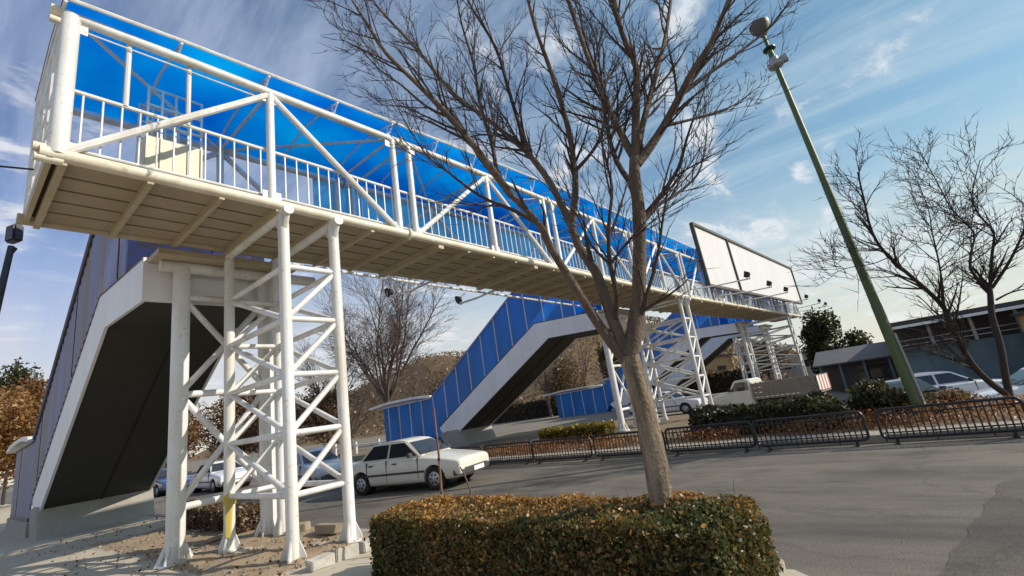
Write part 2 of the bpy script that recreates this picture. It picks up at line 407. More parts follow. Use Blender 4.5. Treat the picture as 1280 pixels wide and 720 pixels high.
M['bedsoil'] = pmat('median_soil', (0.20, 0.145, 0.09), 0.97, var=0.6, vscale=1.5, bump=0.5, bscale=15)
M['kerb'] = pmat('pale_kerb_concrete', (0.36, 0.32, 0.26), 0.9, var=0.6, vscale=3, var_col=(0.26, 0.24, 0.21), bump=0.3, bscale=20)

def sstep(a, b, x):
    t = min(1, max(0, (x - a) / (b - a))); return t * t * (3 - 2 * t)
def gz(x, y):      # the ground falls away beyond the median on the right
    return -0.02 - 0.62 * sstep(15.5, 20.5, x) * sstep(6.0, 2.6, y) if y < 6 else -0.02
xs = [-900, -300, -100, -40, -10, 5, 12] + [13 + 0.75 * i for i in range(12)] + [24, 30, 45, 70, 120, 300, 1200]
ys = [-900, -300, -100, -40, -20, -10, -5, -2, 0, 1, 2] + [2.6 + 0.4 * i for i in range(10)] + [7, 12, 30, 60, 120, 300, 1200]
g = MB(); g.add([(x, y, gz(x, y)) for x in xs for y in ys],
               [(i*len(ys)+j, (i+1)*len(ys)+j, (i+1)*len(ys)+j+1, i*len(ys)+j+1) for i in range(len(xs)-1) for j in range(len(ys)-1)])
struct(build('ground', g, M['earth']))
rd = MB(); rd.add([(4.8, -80, 0), (12.5, -80, 0), (12.5, 300, 0), (4.8, 300, 0)], [(0, 1, 2, 3)])
rd.add([(-30, -80, 0), (4.8, -80, 0), (4.8, 0.7, 0), (-30, 0.7, 0)], [(0, 1, 2, 3)])
struct(build('road', rd, M['asphalt']))
pe = [(4.9, -3.6)] + [(5 + .2 * i, -3.6 - .05 * math.sin(i)) for i in range(18)] + [(8.75 + .03 * math.sin(i * 1.7), -3.4 + .2 * i) for i in range(15)]
pe += [(8.6 - .12 * i, -.45 + .027 * i + .02 * math.sin(i * .9) + .008 * math.sin(i * 2.3)) for i in range(31)]
pt = MB(); pt.add([(x, y, .004) for x, y in pe], [tuple(range(len(pe)))])
struct(build('road_patch', pt, M['asphalt2']))
pv = MB(); pv.prism([(-30, 0.9), (4.45, 0.9), (4.72, 1.2), (4.72, 250), (-30, 250)], 2, -0.1, 0.15)
struct(build('pavement', pv, M['paving']))
kb = MB()
yy = 1.3
while yy < 60:
    if not (8.3 < yy < 9.6): kb.box((4.81, yy + 0.4, 0.045), (0.17, 0.785, 0.25 + 0.01 * rng.random()))
    yy += 0.8
struct(build('kerb', kb, M['kerb'], bevel=0.012))
md = MB(); md.prism([(12.62, -30), (15.8, -30), (15.8, 2.2), (19, 5.2), (25, 6.2), (25, 40), (12.62, 40)], 2, -0.3, 0.11)
struct(build('median', md, M['bedsoil']))
mk = MB()
for i in range(85):
    mk.box((12.76, -28 + 0.8 * i + 0.4, 0.02), (0.76, 0.787, 0.26 + 0.008 * rng.random()))
struct(build('median_kerb', mk, M['kerb'], bevel=0.012))
# dirt bed round the near tower: low mound whose edge sinks under the paving
def vnoise(x, y, s):
    return (math.sin(x*3.1*s+1.3*y*s)+math.sin(y*4.3*s-1.7*x*s+2)+math.sin((x+y)*7.7*s+.5)*.5+math.sin(x*15.1*s-y*11.3*s)*.3)/2.8
nx, ny = 34, 120
sv = []
for i in range(nx + 1):
    for j in range(ny + 1):
        x = 2.35 + 2.36 * i / nx; y = 6.6 + 9.6 * j / ny
        e = min(sstep(2.4, 2.9, x), 1.0, sstep(6.7, 7.4, y) , sstep(16.1, 15.0, y))
        sv.append((x, y, 0.125 + 0.05 * e + 0.028 * vnoise(x, y, 1.0) * (0.4 + e) + 0.008 * vnoise(x, y, 5.0)))
sb = MB(); sb.add(sv, [(i*(ny+1)+j, (i+1)*(ny+1)+j, (i+1)*(ny+1)+j+1, i*(ny+1)+j+1) for i in range(nx) for j in range(ny)])
struct(build('soil', sb, M['soil']))

# ------------------------------------------------------------------ the footbridge
Y0, Y1 = 7.325, 9.628
ZB, ZT = 5.64, 7.74
XE = 56.0
def dz(x): return max(0.0, x - 22.0) * 0.022
def ze(x): return 7.84 + 0.62 * min(1.0, max(0, x - 0.6) / 13.0) ** 0.8 + 0.5 * dz(x)
def zt(x): return ZT + 0.16 * min(1.0, max(0, x - 0.6) / 8.0) + dz(x)
br = thing('footbridge', 'long white tubular truss footbridge with blue translucent roof crossing above the whole road', 'footbridge', (0.66, 8.4, 5.6))
def line(x0, x1, y, zf, step=2.0):
    k = max(2, int((x1 - x0) / step)); return [(x0 + (x1 - x0) * i / k, y, zf(x0 + (x1 - x0) * i / k)) for i in range(k + 1)]
zb = lambda x: ZB + dz(x)
for y, mm in ((Y0, 'cream'), (Y1, 'deckbeam')):
    build('bottom_chord', MB().tube(line(0.5, XE, y, zb), 0.085, 10), M[mm], br)
for y in (Y0, Y1):
    build('top_chord', MB().tube(line(0.58, XE, y, zt), 0.075, 10), M['white' if y == Y1 else 'cream'] if y == Y1 else M['white'], br)
SEG = []
x = 0.66
while x < XE - 4:
    SEG.append(x); x += 2 * 2.596 + 0.433
first = True
for x in SEG:
    for y in (Y0, Y1):
        for k in range(3):
            xp = x + 2.596 * k
            if xp > XE: continue
            r = 0.105 if (first and k == 0) else 0.068
            build('truss_post', MB().tube([(xp, y, zb(xp)), (xp, y, zt(xp))], r, 10), M['white'], br)
        a, b_, c_ = x, x + 2.596, x + 5.192
        build('diagonal_brace', MB().tube([(a + .05, y, zb(a) + .06), (b_ - .02, y, zt(b_) - .06)], 0.056, 8), M['white'], br)
        build('diagonal_brace', MB().tube([(b_ + .02, y, zt(b_) - .06), (c_ - .05, y, zb(c_) + .06)], 0.056, 8), M['white'], br)
    first = False
for x in SEG[:6]:
    for k in range(3):
        xp = x + 2.596 * k
        for z in (zb(xp) + .13, zt(xp) - .13):
            build('gusset_plate', MB().box((xp + (.08 if k == 0 else -.08 if k == 2 else 0), Y0 - .004, z), (.20 if k != 1 else .30, .014, .17)), M['white'], br, smooth=False)
# flange joints between truss segments
for x in SEG[1:]:
    for y in (Y0, Y1):
        for z in (zb(x - .2), zt(x - .2)):
            build('flange', MB().tube([(x - 0.24, y, z), (x - 0.20, y, z)], 0.13, 12), M['cream'], br)
# deck
ZD = 5.72
dk = MB()
k = 28
for i in range(k):
    xa, xb = 0.6 + (XE - 0.6) * i / k, 0.6 + (XE - 0.6) * (i + 1) / k
    for s in (0,):
        p = [(xa, Y0 + .05, ZD + dz(xa)), (xb, Y0 + .05, ZD + dz(xb)), (xb, Y1 - .05, ZD + dz(xb)), (xa, Y1 - .05, ZD + dz(xa))]
        dk.add(p + [(q[0], q[1], q[2] - .05) for q in p], [(0, 1, 2, 3), (7, 6, 5, 4), (0, 4, 5, 1), (2, 6, 7, 3), (1, 5, 6, 2), (3, 7, 4, 0)])
build('deck', dk, M['deckgap'], br, smooth=False)
rb = MB()
for j in range(5):
    y = Y0 + 0.30 + j * 0.426
    for i in range(20):
        xa, xb = 0.75 + (XE - 0.9) * i / 20, 0.75 + (XE - 0.9) * (i + 1) / 20
        rb.beam((xa, y, ZD - .085 + dz(xa)), (xb, y, ZD - .085 + dz(xb)), 0.375, 0.05)
build('deck_rib', rb, M['deck'], br, smooth=False)
x = 0.72; i = 0
while x < XE:
    heavy = i % 4 == 3
    cb = MB().box((x, (Y0 + Y1) / 2, ZD - (.16 if heavy else .135) + dz(x)), (0.15 if heavy else 0.075, Y1 - Y0 + .02, 0.18 if heavy else 0.14))
    build('cross_beam', cb, M['deckbeam'], br, smooth=False)
    x += 0.892; i += 1
eb = MB().box((0.60, (Y0 + Y1) / 2, 5.66), (0.06, Y1 - Y0 + .12, 0.17))
build('end_beam', eb, M['deckbeam'], br)
for xa, xb, z, r in ((.44, .66, ZB + .06, .06), (.46, .72, ZB - .07, .055), (.46, .66, zt(.6) + .02, .07), (.46, .66, zt(.6) - .13, .05)):
    build('chord_stub', MB().tube([(xa, Y0 + .01, z), (xb, Y0 + .01, z)], r, 10), M['cream'], br)
# end frame and its tight infill
ef = MB()
for y in (Y0 + .02, Y0 + .55, Y0 + 1.12, Y0 + 1.7, Y1 - .02):
    ef.tube([(0.60, y, 5.72), (0.60, y, 7.7)], 0.035, 8)
for z in (5.82, 6.15, 6.62, 7.2, 7.7):
    ef.tube([(0.60, Y0, z), (0.60, Y1, z)], 0.032, 8)
for j in range(18):
    y = Y0 + 0.1 + j * 0.122
    ef.tube([(0.60, y, 5.8), (0.60, y, 6.62)], 0.011, 6)
build('end_railing', ef, M['rail'], br)
# side railings
for y in (Y0 + 0.07, Y1 - 0.07):
    r_ = MB()
    zr = lambda x: 6.66 + dz(x)
    r_.tube(line(0.7, XE, y, zr, 3), 0.03, 8)
    r_.tube(line(0.7, XE, y, lambda x: 5.80 + dz(x), 3), 0.022, 6)
    x = 0.86
    while x < XE:
        r_.tube([(x, y, 5.80 + dz(x)), (x, y, 6.66 + dz(x))], 0.0135, 5, caps=False); x += 0.205
    build('railing', r_, M['rail'], br)
for x in (1.30, 2.05):
    build('mullion', MB().tube([(x, Y0 + .06, 6.66), (x, Y0 + .06, zt(x))], 0.035, 8), M['white'], br)
mu = MB().tube([(0.72, Y0, zt(1) - .17), (3.2, Y0, zt(3) - .17)], 0.012, 6)
build('mullion', mu, M['white'], br)
# top lateral bracing
for x in SEG:
    a, b_, c_ = x, x + 2.596, x + 5.192
    for p, q in (((a, Y0), (b_, Y1)), ((b_, Y1), (c_, Y0))):
        build('wind_brace', MB().tube([(p[0], p[1], zt(p[0])), (q[0], q[1], zt(q[0]))], 0.03, 6), M['white'], br)
    for xx in (a, b_, c_):
        build('cross_tube', MB().tube([(xx, Y0, zt(xx)), (xx, Y1, zt(xx))], 0.032, 6), M['white'], br)
# roof: shallow vault of translucent sheet on rafters
def roof_profile(x):
    e = ze(x); t = zt(x)
    return [(Y0 - 0.20, e), (Y0 + 0.35, e + .10), (Y0 + 0.95, e + .14), (Y0 + 1.5, e + .08), (Y0 + 2.0, e - .02), (Y1 + 0.12, t + .06)]
XS = [0.58 + 1.298 * i for i in range(43) if 0.58 + 1.298 * i < XE]
for i in range(len(XS) - 1):
    xa, xb = XS[i] + .004, XS[i + 1] - .004
    A = [(xa, y, z) for y, z in roof_profile(xa)]; B = [(xb, y, z) for y, z in roof_profile(xb)]
    if xa < 30:
        build('roof_sheet', MB().strip(A, B, 0.012, (0, 0, 1)), M['roof'], br)
    elif abs(xa - 30) < 1.298:
        A = [(xa, y, z) for y, z in roof_profile(xa)]; B = [(XE, y, z) for y, z in roof_profile(XE)]
        build('roof_sheet', MB().strip(A, B, 0.012, (0, 0, 1)), M['roof'], br)
for i, x in enumerate(XS):
    P = [(x, y, z - .035) for y, z in roof_profile(x)]
    rf = MB().tube(P, 0.022, 6)
    e = P[0]
    rf.tube([(x, Y0, zt(x)), (x, Y0 + .02, P[1][2] - .02)], 0.02, 6)
    rf.tube([(x, Y0, zt(x) + .02), (x, Y0 - .19, e[2])], 0.016, 6)
    build('rafter', rf, M['white'], br)
for f, mm in ((0, 'white'), (-1, 'frame')):
    pts = [(x, roof_profile(x)[f][0], roof_profile(x)[f][1] + .004) for x in XS]
    build('eave_trim', MB().tube(pts, 0.028, 6), M[mm], br)
e = MB().tube([(0.57, y, z) for y, z in roof_profile(0.57)], 0.02, 6)
build('eave_trim', e, M['frame'], br)
for i in range(16):  # far-side sheets added to show the cyan glare behind the railing
    xa = 5.3 + 1.298 * i + .01; xb = xa + 1.278
    build('side_sheet', MB().strip([(xa, Y1 + .10, zt(xa) + .03), (xb, Y1 + .10, zt(xb) + .03)], [(xa, Y1 + .10, 7.02), (xb, Y1 + .10, 7.02)], .012, (0, 1, 0)), M['farsheet'], br, smooth=False)
    build('sheet_stile', MB().box((xa - .01, Y1 + .08, 7.4), (.03, .03, .8)), M['white'], br, smooth=False)
# conduit pipe hung under the far edge
build('conduit', MB().tube([(4.5, 10.05, 5.66), (10, 10.05, 5.58), (18.5, 10.05, 5.5)], 0.04, 8), M['white'], br)
for x in (5.5, 8.5, 11.5, 14.5, 17.5):
    build('conduit_bracket', MB().beam((x, Y1, 5.6), (x, 10.07, 5.56), 0.03, 0.03), M['white'], br)

# cream booth on the deck
bo = thing('deck_booth', 'cream sheet booth with white gridded glazing standing on the left end of the bridge deck', 'booth', (2.15, 8.6, 5.72))
build('panel', MB().box((2.12, 8.55, 6.28), (0.80, 0.60, 1.12)), M['panelcream'], bo, bevel=.01)
rbs = MB()
for x in (1.74, 1.93, 2.12, 2.31, 2.50): rbs.box((x, 8.237, 6.28), (0.03, 0.02, 1.1))
build('panel_rib', rbs, M['panelcream'], bo)
for yg in (8.27, 8.83):
    gr = MB()
    for x in (1.74, 1.93, 2.12, 2.31, 2.50): gr.beam((x, yg, 6.84), (x, yg, 7.75), 0.04, 0.03)
    for z in (7.1, 7.42, 7.74): gr.beam((1.74, yg - .003, z), (2.50, yg - .003, z), 0.032, 0.03)
    build('window_grid', gr, M['white'], bo)

# ------------------------------------------------------------------ towers
def tower(name_label, xc, dxw, y0, y1, levels, zbase, group, leg=0.09, xlace=False, flare=True, xside=False):
    t = thing('support_tower', name_label, 'support tower', (xc + dxw / 2, (y0 + y1) / 2, zbase), group)
    top = ZB - .17 + dz(xc)
    P = [(xc, y0), (xc + dxw, y0), (xc, y1), (xc + dxw, y1)]
    for px_, py_ in P:
        lg = build('leg', MB().tube([(px_, py_, zbase), (px_, py_, top)], leg, 14), M['white'], t)
        if flare:
            fl = MB().tube([(px_, py_, zbase - .02), (px_, py_, zbase + .02)], leg * 1.9, 8)
            for k in range(4):
                a = math.pi / 4 + k * math.pi / 2; c, s = math.cos(a), math.sin(a); w = .012
                pts = [(px_ + c*leg*.9, py_ + s*leg*.9, zbase + .30), (px_ + c*leg*.9, py_ + s*leg*.9, zbase + .02), (px_ + c*leg*2.0, py_ + s*leg*2.0, zbase + .02), (px_ + c*leg*2.0, py_ + s*leg*2.0, zbase + .06)]
                fl.add([(q[0] - s*w, q[1] + c*w, q[2]) for q in pts] + [(q[0] + s*w, q[1] - c*w, q[2]) for q in pts],
                       [(0,1,2,3), (7,6,5,4), (0,4,5,1), (1,5,6,2), (2,6,7,3), (3,7,4,0)])
            build('base_plate', fl, M['white'], t, smooth=False)
    rb_ = leg * .52
    for px_ in (xc, xc + dxw):
        build('head_tube', MB().tube([(px_, y0 - .22, top + .03), (px_, y1 + .1, top + .03)], 0.085, 12), M['white'], t)
        build('knee_brace', MB().tube([(px_, y0, top - .35), (px_, y0 - .16, top)], 0.05, 8).tube([(px_, y0, top - .35), (px_, y0 + .25, top)], 0.045, 8), M['white'], t)
    for i, z in enumerate(levels):
        for y in (y0, y1):
            build('horizontal_brace', MB().tube([(xc, y, z), (xc + dxw, y, z)], rb_, 10), M['white'], t)
        for px_ in (xc, xc + dxw):
            build('horizontal_brace', MB().tube([(px_, y0, z), (px_, y1, z)], rb_, 10), M['white'], t)
        if i + 1 < len(levels):
            zl = levels[i + 1]
            for y in (y0, y1):
                build('diagonal_brace', MB().tube([(xc, y, zl), (xc + dxw, y, z)], rb_, 10), M['white'], t)
            for px_ in (xc, xc + dxw):
                build('diagonal_brace', MB().tube([(px_, y1, z), (px_, y0, zl)], rb_, 10), M['white'], t)
                if xside:
                    build('diagonal_brace', MB().tube([(px_ + .02, y0, z), (px_ + .02, y1, zl)], rb_ * .9, 8), M['white'], t)
    return t
lv = [4.56, 3.68, 2.79, 1.91, 1.03]
TG = 'lattice towers carrying the footbridge'
tw1 = tower('nearest white lattice tower under the bridge, on bare soil with yellow tape on one leg', 3.43, 0.90, Y0, Y1, lv, 0.16, TG)
build('tape', MB().strip([(3.33, Y1 - .09, 1.06), (3.40, Y1 - .115, 1.10), (3.46, Y1 - .10, 1.02)], [(3.34, Y1 - .09, .40), (3.395, Y1 - .12, .36), (3.42, Y1 - .11, .44)], .008, (0, 1, 0)).tube([(3.43, Y1, .90), (3.43, Y1, 1.04)], .105, 14), M['yellow'], tw1)
tower('white lattice tower under the middle of the bridge, right of the bare tree trunk', 21.5, 0.95, Y0, Y1, lv, 0.08, TG, xside=True)
tower('farthest white lattice tower, at the right end of the bridge behind the pickup truck', 48.2, 1.1, Y0, Y1 + 2.6, [z + .6 for z in lv], 0.2, TG, xside=True)

# ------------------------------------------------------------------ covered stairs with their portals
def stair(label, xs, zoff, panelmat, width=2.65, mull='white', pa=0.55, bend=None):
    t = thing('covered_stairway', label, 'stairway', (xs + width / 2, 20.0, 0.1), 'covered stairs down from the footbridge')
    o = zoff
    # stringer: upper edge and lower edge (Y, z)
    topE = [(10.3, 5.46 + o), (13.9, 5.68 + o), (18.0, 3.42 + o * .7), (21.9, 1.25 + o * .4)]
    botE = [(10.3, 4.64 + o), (13.2, 4.80 + o), (17.3, 2.54 + o * .7), (21.2, 0.40 + o * .3)]
    for sx in (xs, xs + width - .06):
        A = [(sx, y, z) for y, z in topE]; B = [(sx, y, z) for y, z in botE]
        build('stringer', MB().strip(A, B, 0.06, (1, 0, 0)), M['fascia'], t, smooth=False)
        build('stringer_cap', MB().tube([(sx + .03, y, z + .02) for y, z in topE], 0.045, 6), M['frame'], t)
    # soffit and front fascia
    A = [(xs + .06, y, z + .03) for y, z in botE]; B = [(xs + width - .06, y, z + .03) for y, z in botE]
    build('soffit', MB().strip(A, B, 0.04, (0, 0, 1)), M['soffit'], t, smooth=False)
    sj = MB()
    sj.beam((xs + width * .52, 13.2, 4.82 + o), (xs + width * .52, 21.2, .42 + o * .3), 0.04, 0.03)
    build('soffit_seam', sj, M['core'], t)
    build('landing_fascia', MB().box((xs + width / 2, 10.27, 5.06 + o), (width, 0.05, 0.84)), M['fascia'], t, smooth=False)
    # landing floor joining the deck
    build('landing', MB().box((xs + width / 2, 11.7, 5.42 + o), (width - .14, 4.2, 0.10)), M['deckbeam'], t, smooth=False)
    sp = MB()
    n = 26
    for i in range(n):
        y = 13.9 + (21.7 - 13.9) * (i + .5) / n; z = 5.45 + o + (1.05 + o * .4 - 5.45 - o) * (i + .5) / n
        sp.box((xs + width / 2, y, z - .05), (width - .14, 0.34, 0.05))
    build('steps', sp, M['deck'], t, smooth=False)
    # cladding
    hi = [(11.4, 7.62 + o), (14.9, 7.62 + o), (22.35, 2.98 + o * .5), (27.2, 2.92 + o * .4)]
    lo = [(9.75, 5.46 + o), (13.9, 5.66 + o), (22.0, 1.22 + o * .4), (27.0, 0.55 + o * .3)]
    def interp(poly, y):
        for (a, za), (b_, zb_) in zip(poly, poly[1:]):
            if a <= y <= b_: return za + (zb_ - za) * (y - a) / (b_ - a)
        return poly[-1][1]
    lo2 = [(11.4, 5.54 + o), (13.9, 5.70 + o), (21.9, 1.30 + o * .4), (22.3, 0.62 + o * .3), (27.2, 0.50 + o * .3)]
    ysl = [11.4] + [12.1 + 1.12 * i for i in range(14)] + [27.2]
    for sx, s in ((xs - .02, 1), (xs + width + .02, -1)):
        for a, b_ in zip(ysl, ysl[1:]):
            sub = sorted(set([a, b_] + [p[0] for p in hi + lo2 if a < p[0] < b_]))
            sub = [sub[0] + .005] + sub[1:-1] + [sub[-1] - .005]
            wv = (lambda y: 0.0)
            if mull != 'white':      # corrugated sheet
                wv = (lambda y: .022 * math.sin(y * 2 * math.pi / .28)); k = int((sub[-1] - sub[0]) / .035)
                sub = sorted(set(sub + [sub[0] + (sub[-1] - sub[0]) * i / k for i in range(1, k)]))
            build('side_panel', MB().strip([(sx + wv(y), y, interp(hi, y)) for y in sub], [(sx + wv(y), y, interp(lo2, y)) for y in sub], .012, (s, 0, 0)), panelmat, t, smooth=mull != 'white')
        for y in (ysl[:-1] if mull == 'white' else ysl[1:-1:4]):
            build('mullion', MB().box((sx - s * .012, y, (interp(hi, y) + interp(lo2, y)) / 2), (0.03, 0.045 if mull == 'white' else .03, interp(hi, y) - interp(lo2, y))), M[mull], t, smooth=False)
        build('roof_edge', MB().tube([(sx - s * .03, y, z + .03) for y, z in hi], 0.035, 6), M['frame' if mull != 'white' else 'white'], t)
    build('roof', MB().strip([(xs - .12, y, z + .03) for y, z in hi[:3]], [(xs + width + .12, y, z + .03) for y, z in hi[:3]], .015, (0, 0, 1)), panelmat, t, smooth=False)
    sh = [(22.25, 3.03 + o * .5), (24, 3.16 + o * .45), (26.5, 3.14 + o * .45), (28.6, 2.98 + o * .4)]
    build('entrance_roof', MB().strip([(xs - .22, y, z) for y, z in sh], [(xs + width + .22, y, z) for y, z in sh], .14, (0, 0, 1)), M['white'], t, smooth=False)
    # concrete foot
    build('base_wall', MB().prism([(19.9, .0), (21.4, .0), (21.9, .9), (21.2, 1.02 + o*.2), (20.3, 1.02)], 0, xs - .05, xs + width + .05), M['concrete'], t, bevel=.015)
    build('base_slab', MB().box((xs + width / 2, 24.6, .26), (width + .2, 5.6, .62)), M['concrete'], t, bevel=.015)
    build('kick_plate', MB().box((xs - .035, 24.7, .62), (.02, 4.9, .10)), M['frame'], t, smooth=False)
    # portal
    zt_ = 5.36 + o
    for i, px_ in enumerate((xs + pa, xs + pa + 1.5)):
        build('portal_post', MB().tube([(px_, 10.02, .1), (px_, 10.02, zt_ - .1)], .142, 16), M['white'], t)
        fl = MB()
        for k in range(8):
            a = k * math.pi / 4; c, s = math.cos(a), math.sin(a)
            fl.beam((px_ + c*.14, 10.02 + s*.14, .42), (px_ + c*.26, 10.02 + s*.26, .14), .025, .05)
        fl.tube([(px_, 10.02, .12), (px_, 10.02, .17)], .29, 12)
        build('base_plate', fl, M['white'], t)
    x0, x1 = xs + pa, xs + pa + 1.5
    build('portal_beam', MB().tube([(xs + .2, 10.02, zt_ - .08), (xs + width + .5, 10.02, zt_ - .08)], .11, 14), M['white'], t)
    L3 = [4.69 + o, 2.88 + o * .6, .99 + o * .3]
    for z in L3:
        build('portal_brace', MB().tube([(x0, 10.02, z), (x1, 10.02, z)], .062, 10), M['white'], t)
    for za, zb_ in zip(L3, L3[1:]):
        build('portal_brace', MB().tube([(x0, 10.0, za), (x1, 10.0, zb_)], .055, 10), M['white'], t)
        build('portal_brace', MB().tube([(x1, 10.05, za), (x0, 10.05, zb_)], .055, 10), M['white'], t)
    if bend:
        for c in t.children:
            L0 = root_loc(c)
            for v in c.data.vertices:
                y = v.co.y + L0.y
                if y > 14:
                    f = min(1, (y - 14) / 8); v.co.y = 14 + (y - 14) * bend[0] - L0.y; v.co.z += bend[1] * f
    return t
stair('nearest covered stairway, dusty blue corrugated cladding over a dark soffit at the left edge', 2.2, 0.0, M['dusty'], mull='frame')
stair('deep blue clad covered stairway with pale stringer rising behind the white sedan', 19.0, 0.0, M['panel'], pa=-.2)
stair('small far blue stairway seen behind the trunk of the large bare tree', 42.0, 0.35, M['panel'], bend=(1.17, -.75))
stair('farthest covered stairway, mostly dark soffit seen through the last lattice tower', 50.2, 0.4, M['panel'], width=3.6)

# ------------------------------------------------------------------ billboard and floodlights
bb = thing('billboard', 'large blank white billboard in a dark frame fixed along the right half of the bridge', 'billboard', (37, 6.6, 6.5))
def bp(s, t):      # s along, t up
    a0 = Vector((25.6, 7.0, 6.45)); a1 = Vector((49.5, 6.1, 6.95)); b0 = Vector((25.3, 7.0, 9.93)); b1 = Vector((49.1, 6.1, 10.25))
    return a0.lerp(a1, s).lerp(b0.lerp(b1, s), t)
S = [0.012, 0.237]
for s0, s1 in ((0.006, 0.232), (0.242, 0.994)):
    build('panel', MB().strip([bp(s0, .99), bp(s1, .99)], [bp(s0, .01), bp(s1, .01)], .05, (0.04, 1, 0)), M['billboard'], bb, smooth=False)
for p, q in ((bp(0, 0), bp(0, 1)), (bp(.237, 0), bp(.237, 1)), (bp(1, 0), bp(1, 1)), (bp(0, 1), bp(1, 1)), (bp(0, 0), bp(1, 0))):
    build('frame', MB().beam(p, q, .14, .20, (0, 1, 0)), M['frame'], bb, smooth=False)
for s in (0.05, .25, .5, .75, .95):
    p = bp(s, 0); q = bp(s, .95); bk = MB()
    bk.beam((p.x, 7.24, p.z - .7), (q.x, 7.24, q.z), .12, .12, (0, 1, 0))
    bk.beam((p.x, 7.2, p.z + .4), (p.x, p.y + .05, p.z + .4), .1, .1)
    build('support_frame', bk, M['galv'], bb, smooth=False)
def floodlight(label, base, head, face, group, size=.34):
    t = thing('floodlight', label, 'floodlight', base, group)
    b_, h = Vector(base), Vector(head)
    build('arm', MB().tube([b_, b_.lerp(h, .5) + Vector((0, 0, -.04)), h], .035, 7), M['white' if group.startswith('flood') else 'black'], t)
    d = Vector(face).normalized(); u = Vector((0, 0, 1)); s = d.cross(u).normalized(); w = s.cross(d)
    c = h + Vector((0, 0, size * .65))
    hd = MB()
    pts = []
    for dd, k in ((-.5, .55), (-.1, .9), (.35, 1.0), (.5, 1.05)):
        for a, b2 in ((-1, -1), (1, -1), (1, 1), (-1, 1)):
            pts.append(c + d * dd * size * .6 + s * a * size * .5 * k + w * b2 * size * .42 * k)
    fs = [(3, 2, 1, 0), (12, 13, 14, 15)]
    for r in range(3):
        for k in range(4): fs.append((r*4+k, r*4+(k+1) % 4, r*4+4+(k+1) % 4, r*4+4+k))
    hd.add(pts, fs)
    build('lamp_head', hd, M['black'], t, smooth=False)
    gl = MB(); q = [c + d * (size * .305) + s * a * size * .46 + w * b2 * size * .38 for a, b2 in ((-1, -1), (1, -1), (1, 1), (-1, 1))]
    gl.add(q + [p + d * .006 for p in q], [(0,1,2,3), (7,6,5,4), (0,4,5,1), (1,5,6,2), (2,6,7,3), (3,7,4,0)])
    build('lamp_glass', gl, M['glass'], t, smooth=False)
    yo = MB().beam(h + s * size * .56, c + s * size * .56, .03, .02).beam(h - s * size * .56, c - s * size * .56, .03, .02).beam(h - s * size * .57, h + s * size * .57, .03, .02)
    build('yoke', yo, M['black'], t, smooth=False)
    return t
FG = 'floodlights on arms in front of the billboard'
labs = ['largest and leftmost black floodlight in front of the billboard', 'second black floodlight from the left in front of the billboard',
        'third black floodlight from the left, in front of the right part of the billboard', 'black floodlight just past the right end of the billboard',
        'second to last black floodlight on an arm over the bridge end, against the sky', 'last black floodlight on the rightmost arm, against the sky']
for i, (x, z) in enumerate(((24.3, 6.02), (29.2, 6.1), (34.2, 6.25), (42.8, 6.5), (50.5, 6.75), (55.0, 6.8))):
    floodlight(labs[i], (x - 1.4, Y0 - .08, zb(x - 1.4) + .35), (x, 4.8, z), (0.1, 1, .35), FG, .34)
for i, (x, lab) in enumerate(((7.9, 'small black floodlight hanging below the far bridge edge in front of the bare tree'), (10.6, 'small black floodlight hanging below the far bridge edge above the blue stairway'))):
    floodlight(lab, (x + .9, Y1 + .05, 5.62), (x, 10.6, 5.28), (-.3, 1, -.2), 'floodlights under the far edge of the bridge', .24)
# ------------------------------------------------------------------ bare trees
def rvec(s=1.0): return Vector((random.gauss(0, s), random.gauss(0, s), random.gauss(0, s)))
def perp_dir(d, ang):
    a = d.cross(rvec()).normalized()
    return (d * math.cos(ang) + a * math.sin(ang)).normalized()
def shoot(p, d, ln, segs, wob, upb):
    pts = [p.copy()]; d = d.copy()
    for i in range(segs):
        d = (d + rvec(wob) + Vector((0, 0, upb))).normalized()
        p = p + d * (ln / segs); pts.append(p.copy())
    return pts, d
def along(pts, t):
    n = len(pts) - 1; f = min(t * n, n - 1e-6); i = int(f)
    return pts[i].lerp(pts[i+1], f - i), (pts[i+1] - pts[i]).normalized()
def grow(mb, pts, r0, r1, levels, density, lens, ang=(24, 46), upb=0.05, t0=0.15, rmin=.0036, sides=4):
    """children along a polyline, recursively"""
    L_ = sum((b - a).length for a, b in zip(pts, pts[1:]))
    n = max(1, int(L_ * density[0]))
    for i in range(n):
        t = t0 + (1 - t0) * (i + random.random()) / n
        p, d = along(pts, t)
        r = (r0 + (r1 - r0) * t) * random.uniform(.42, .62)
        r = max(rmin, min(r, .03 if levels > 1 else .006))
        ln = lens[0] * random.uniform(.5, 1.15) * (1.0 - .35 * t)
        nd = perp_dir(d, math.radians(random.uniform(*ang)))
        if nd.z < -.15 and random.random() < .7: nd.z *= -.6; nd.normalize()
        q, _ = shoot(p, nd, ln, 4 if levels > 1 else 3, .085, upb)
        mb.tube(q, [r * (1 - .72 * k / (len(q) - 1)) for k in range(len(q))], sides if r > .006 else 3, caps=False)
        if levels > 1:
            grow(mb, q, r, r * .3, levels - 1, density[1:], lens[1:], ang, upb, .12, rmin, sides)
def smooth_poly(pts, sub=3):
    P = [Vector(p) for p in pts]
    if len(P) < 3: return P
    outp = []
    for i in range(len(P) - 1):
        p0 = P[max(i-1, 0)]; p1 = P[i]; p2 = P[i+1]; p3 = P[min(i+2, len(P)-1)]
        for k in range(sub):
            t = k / sub
            outp.append(0.5 * ((2*p1) + (p2-p0)*t + (2*p0-5*p1+4*p2-p3)*t*t + (3*p1-p0-3*p2+p3)*t*t*t))
    outp.append(P[-1]); return outp
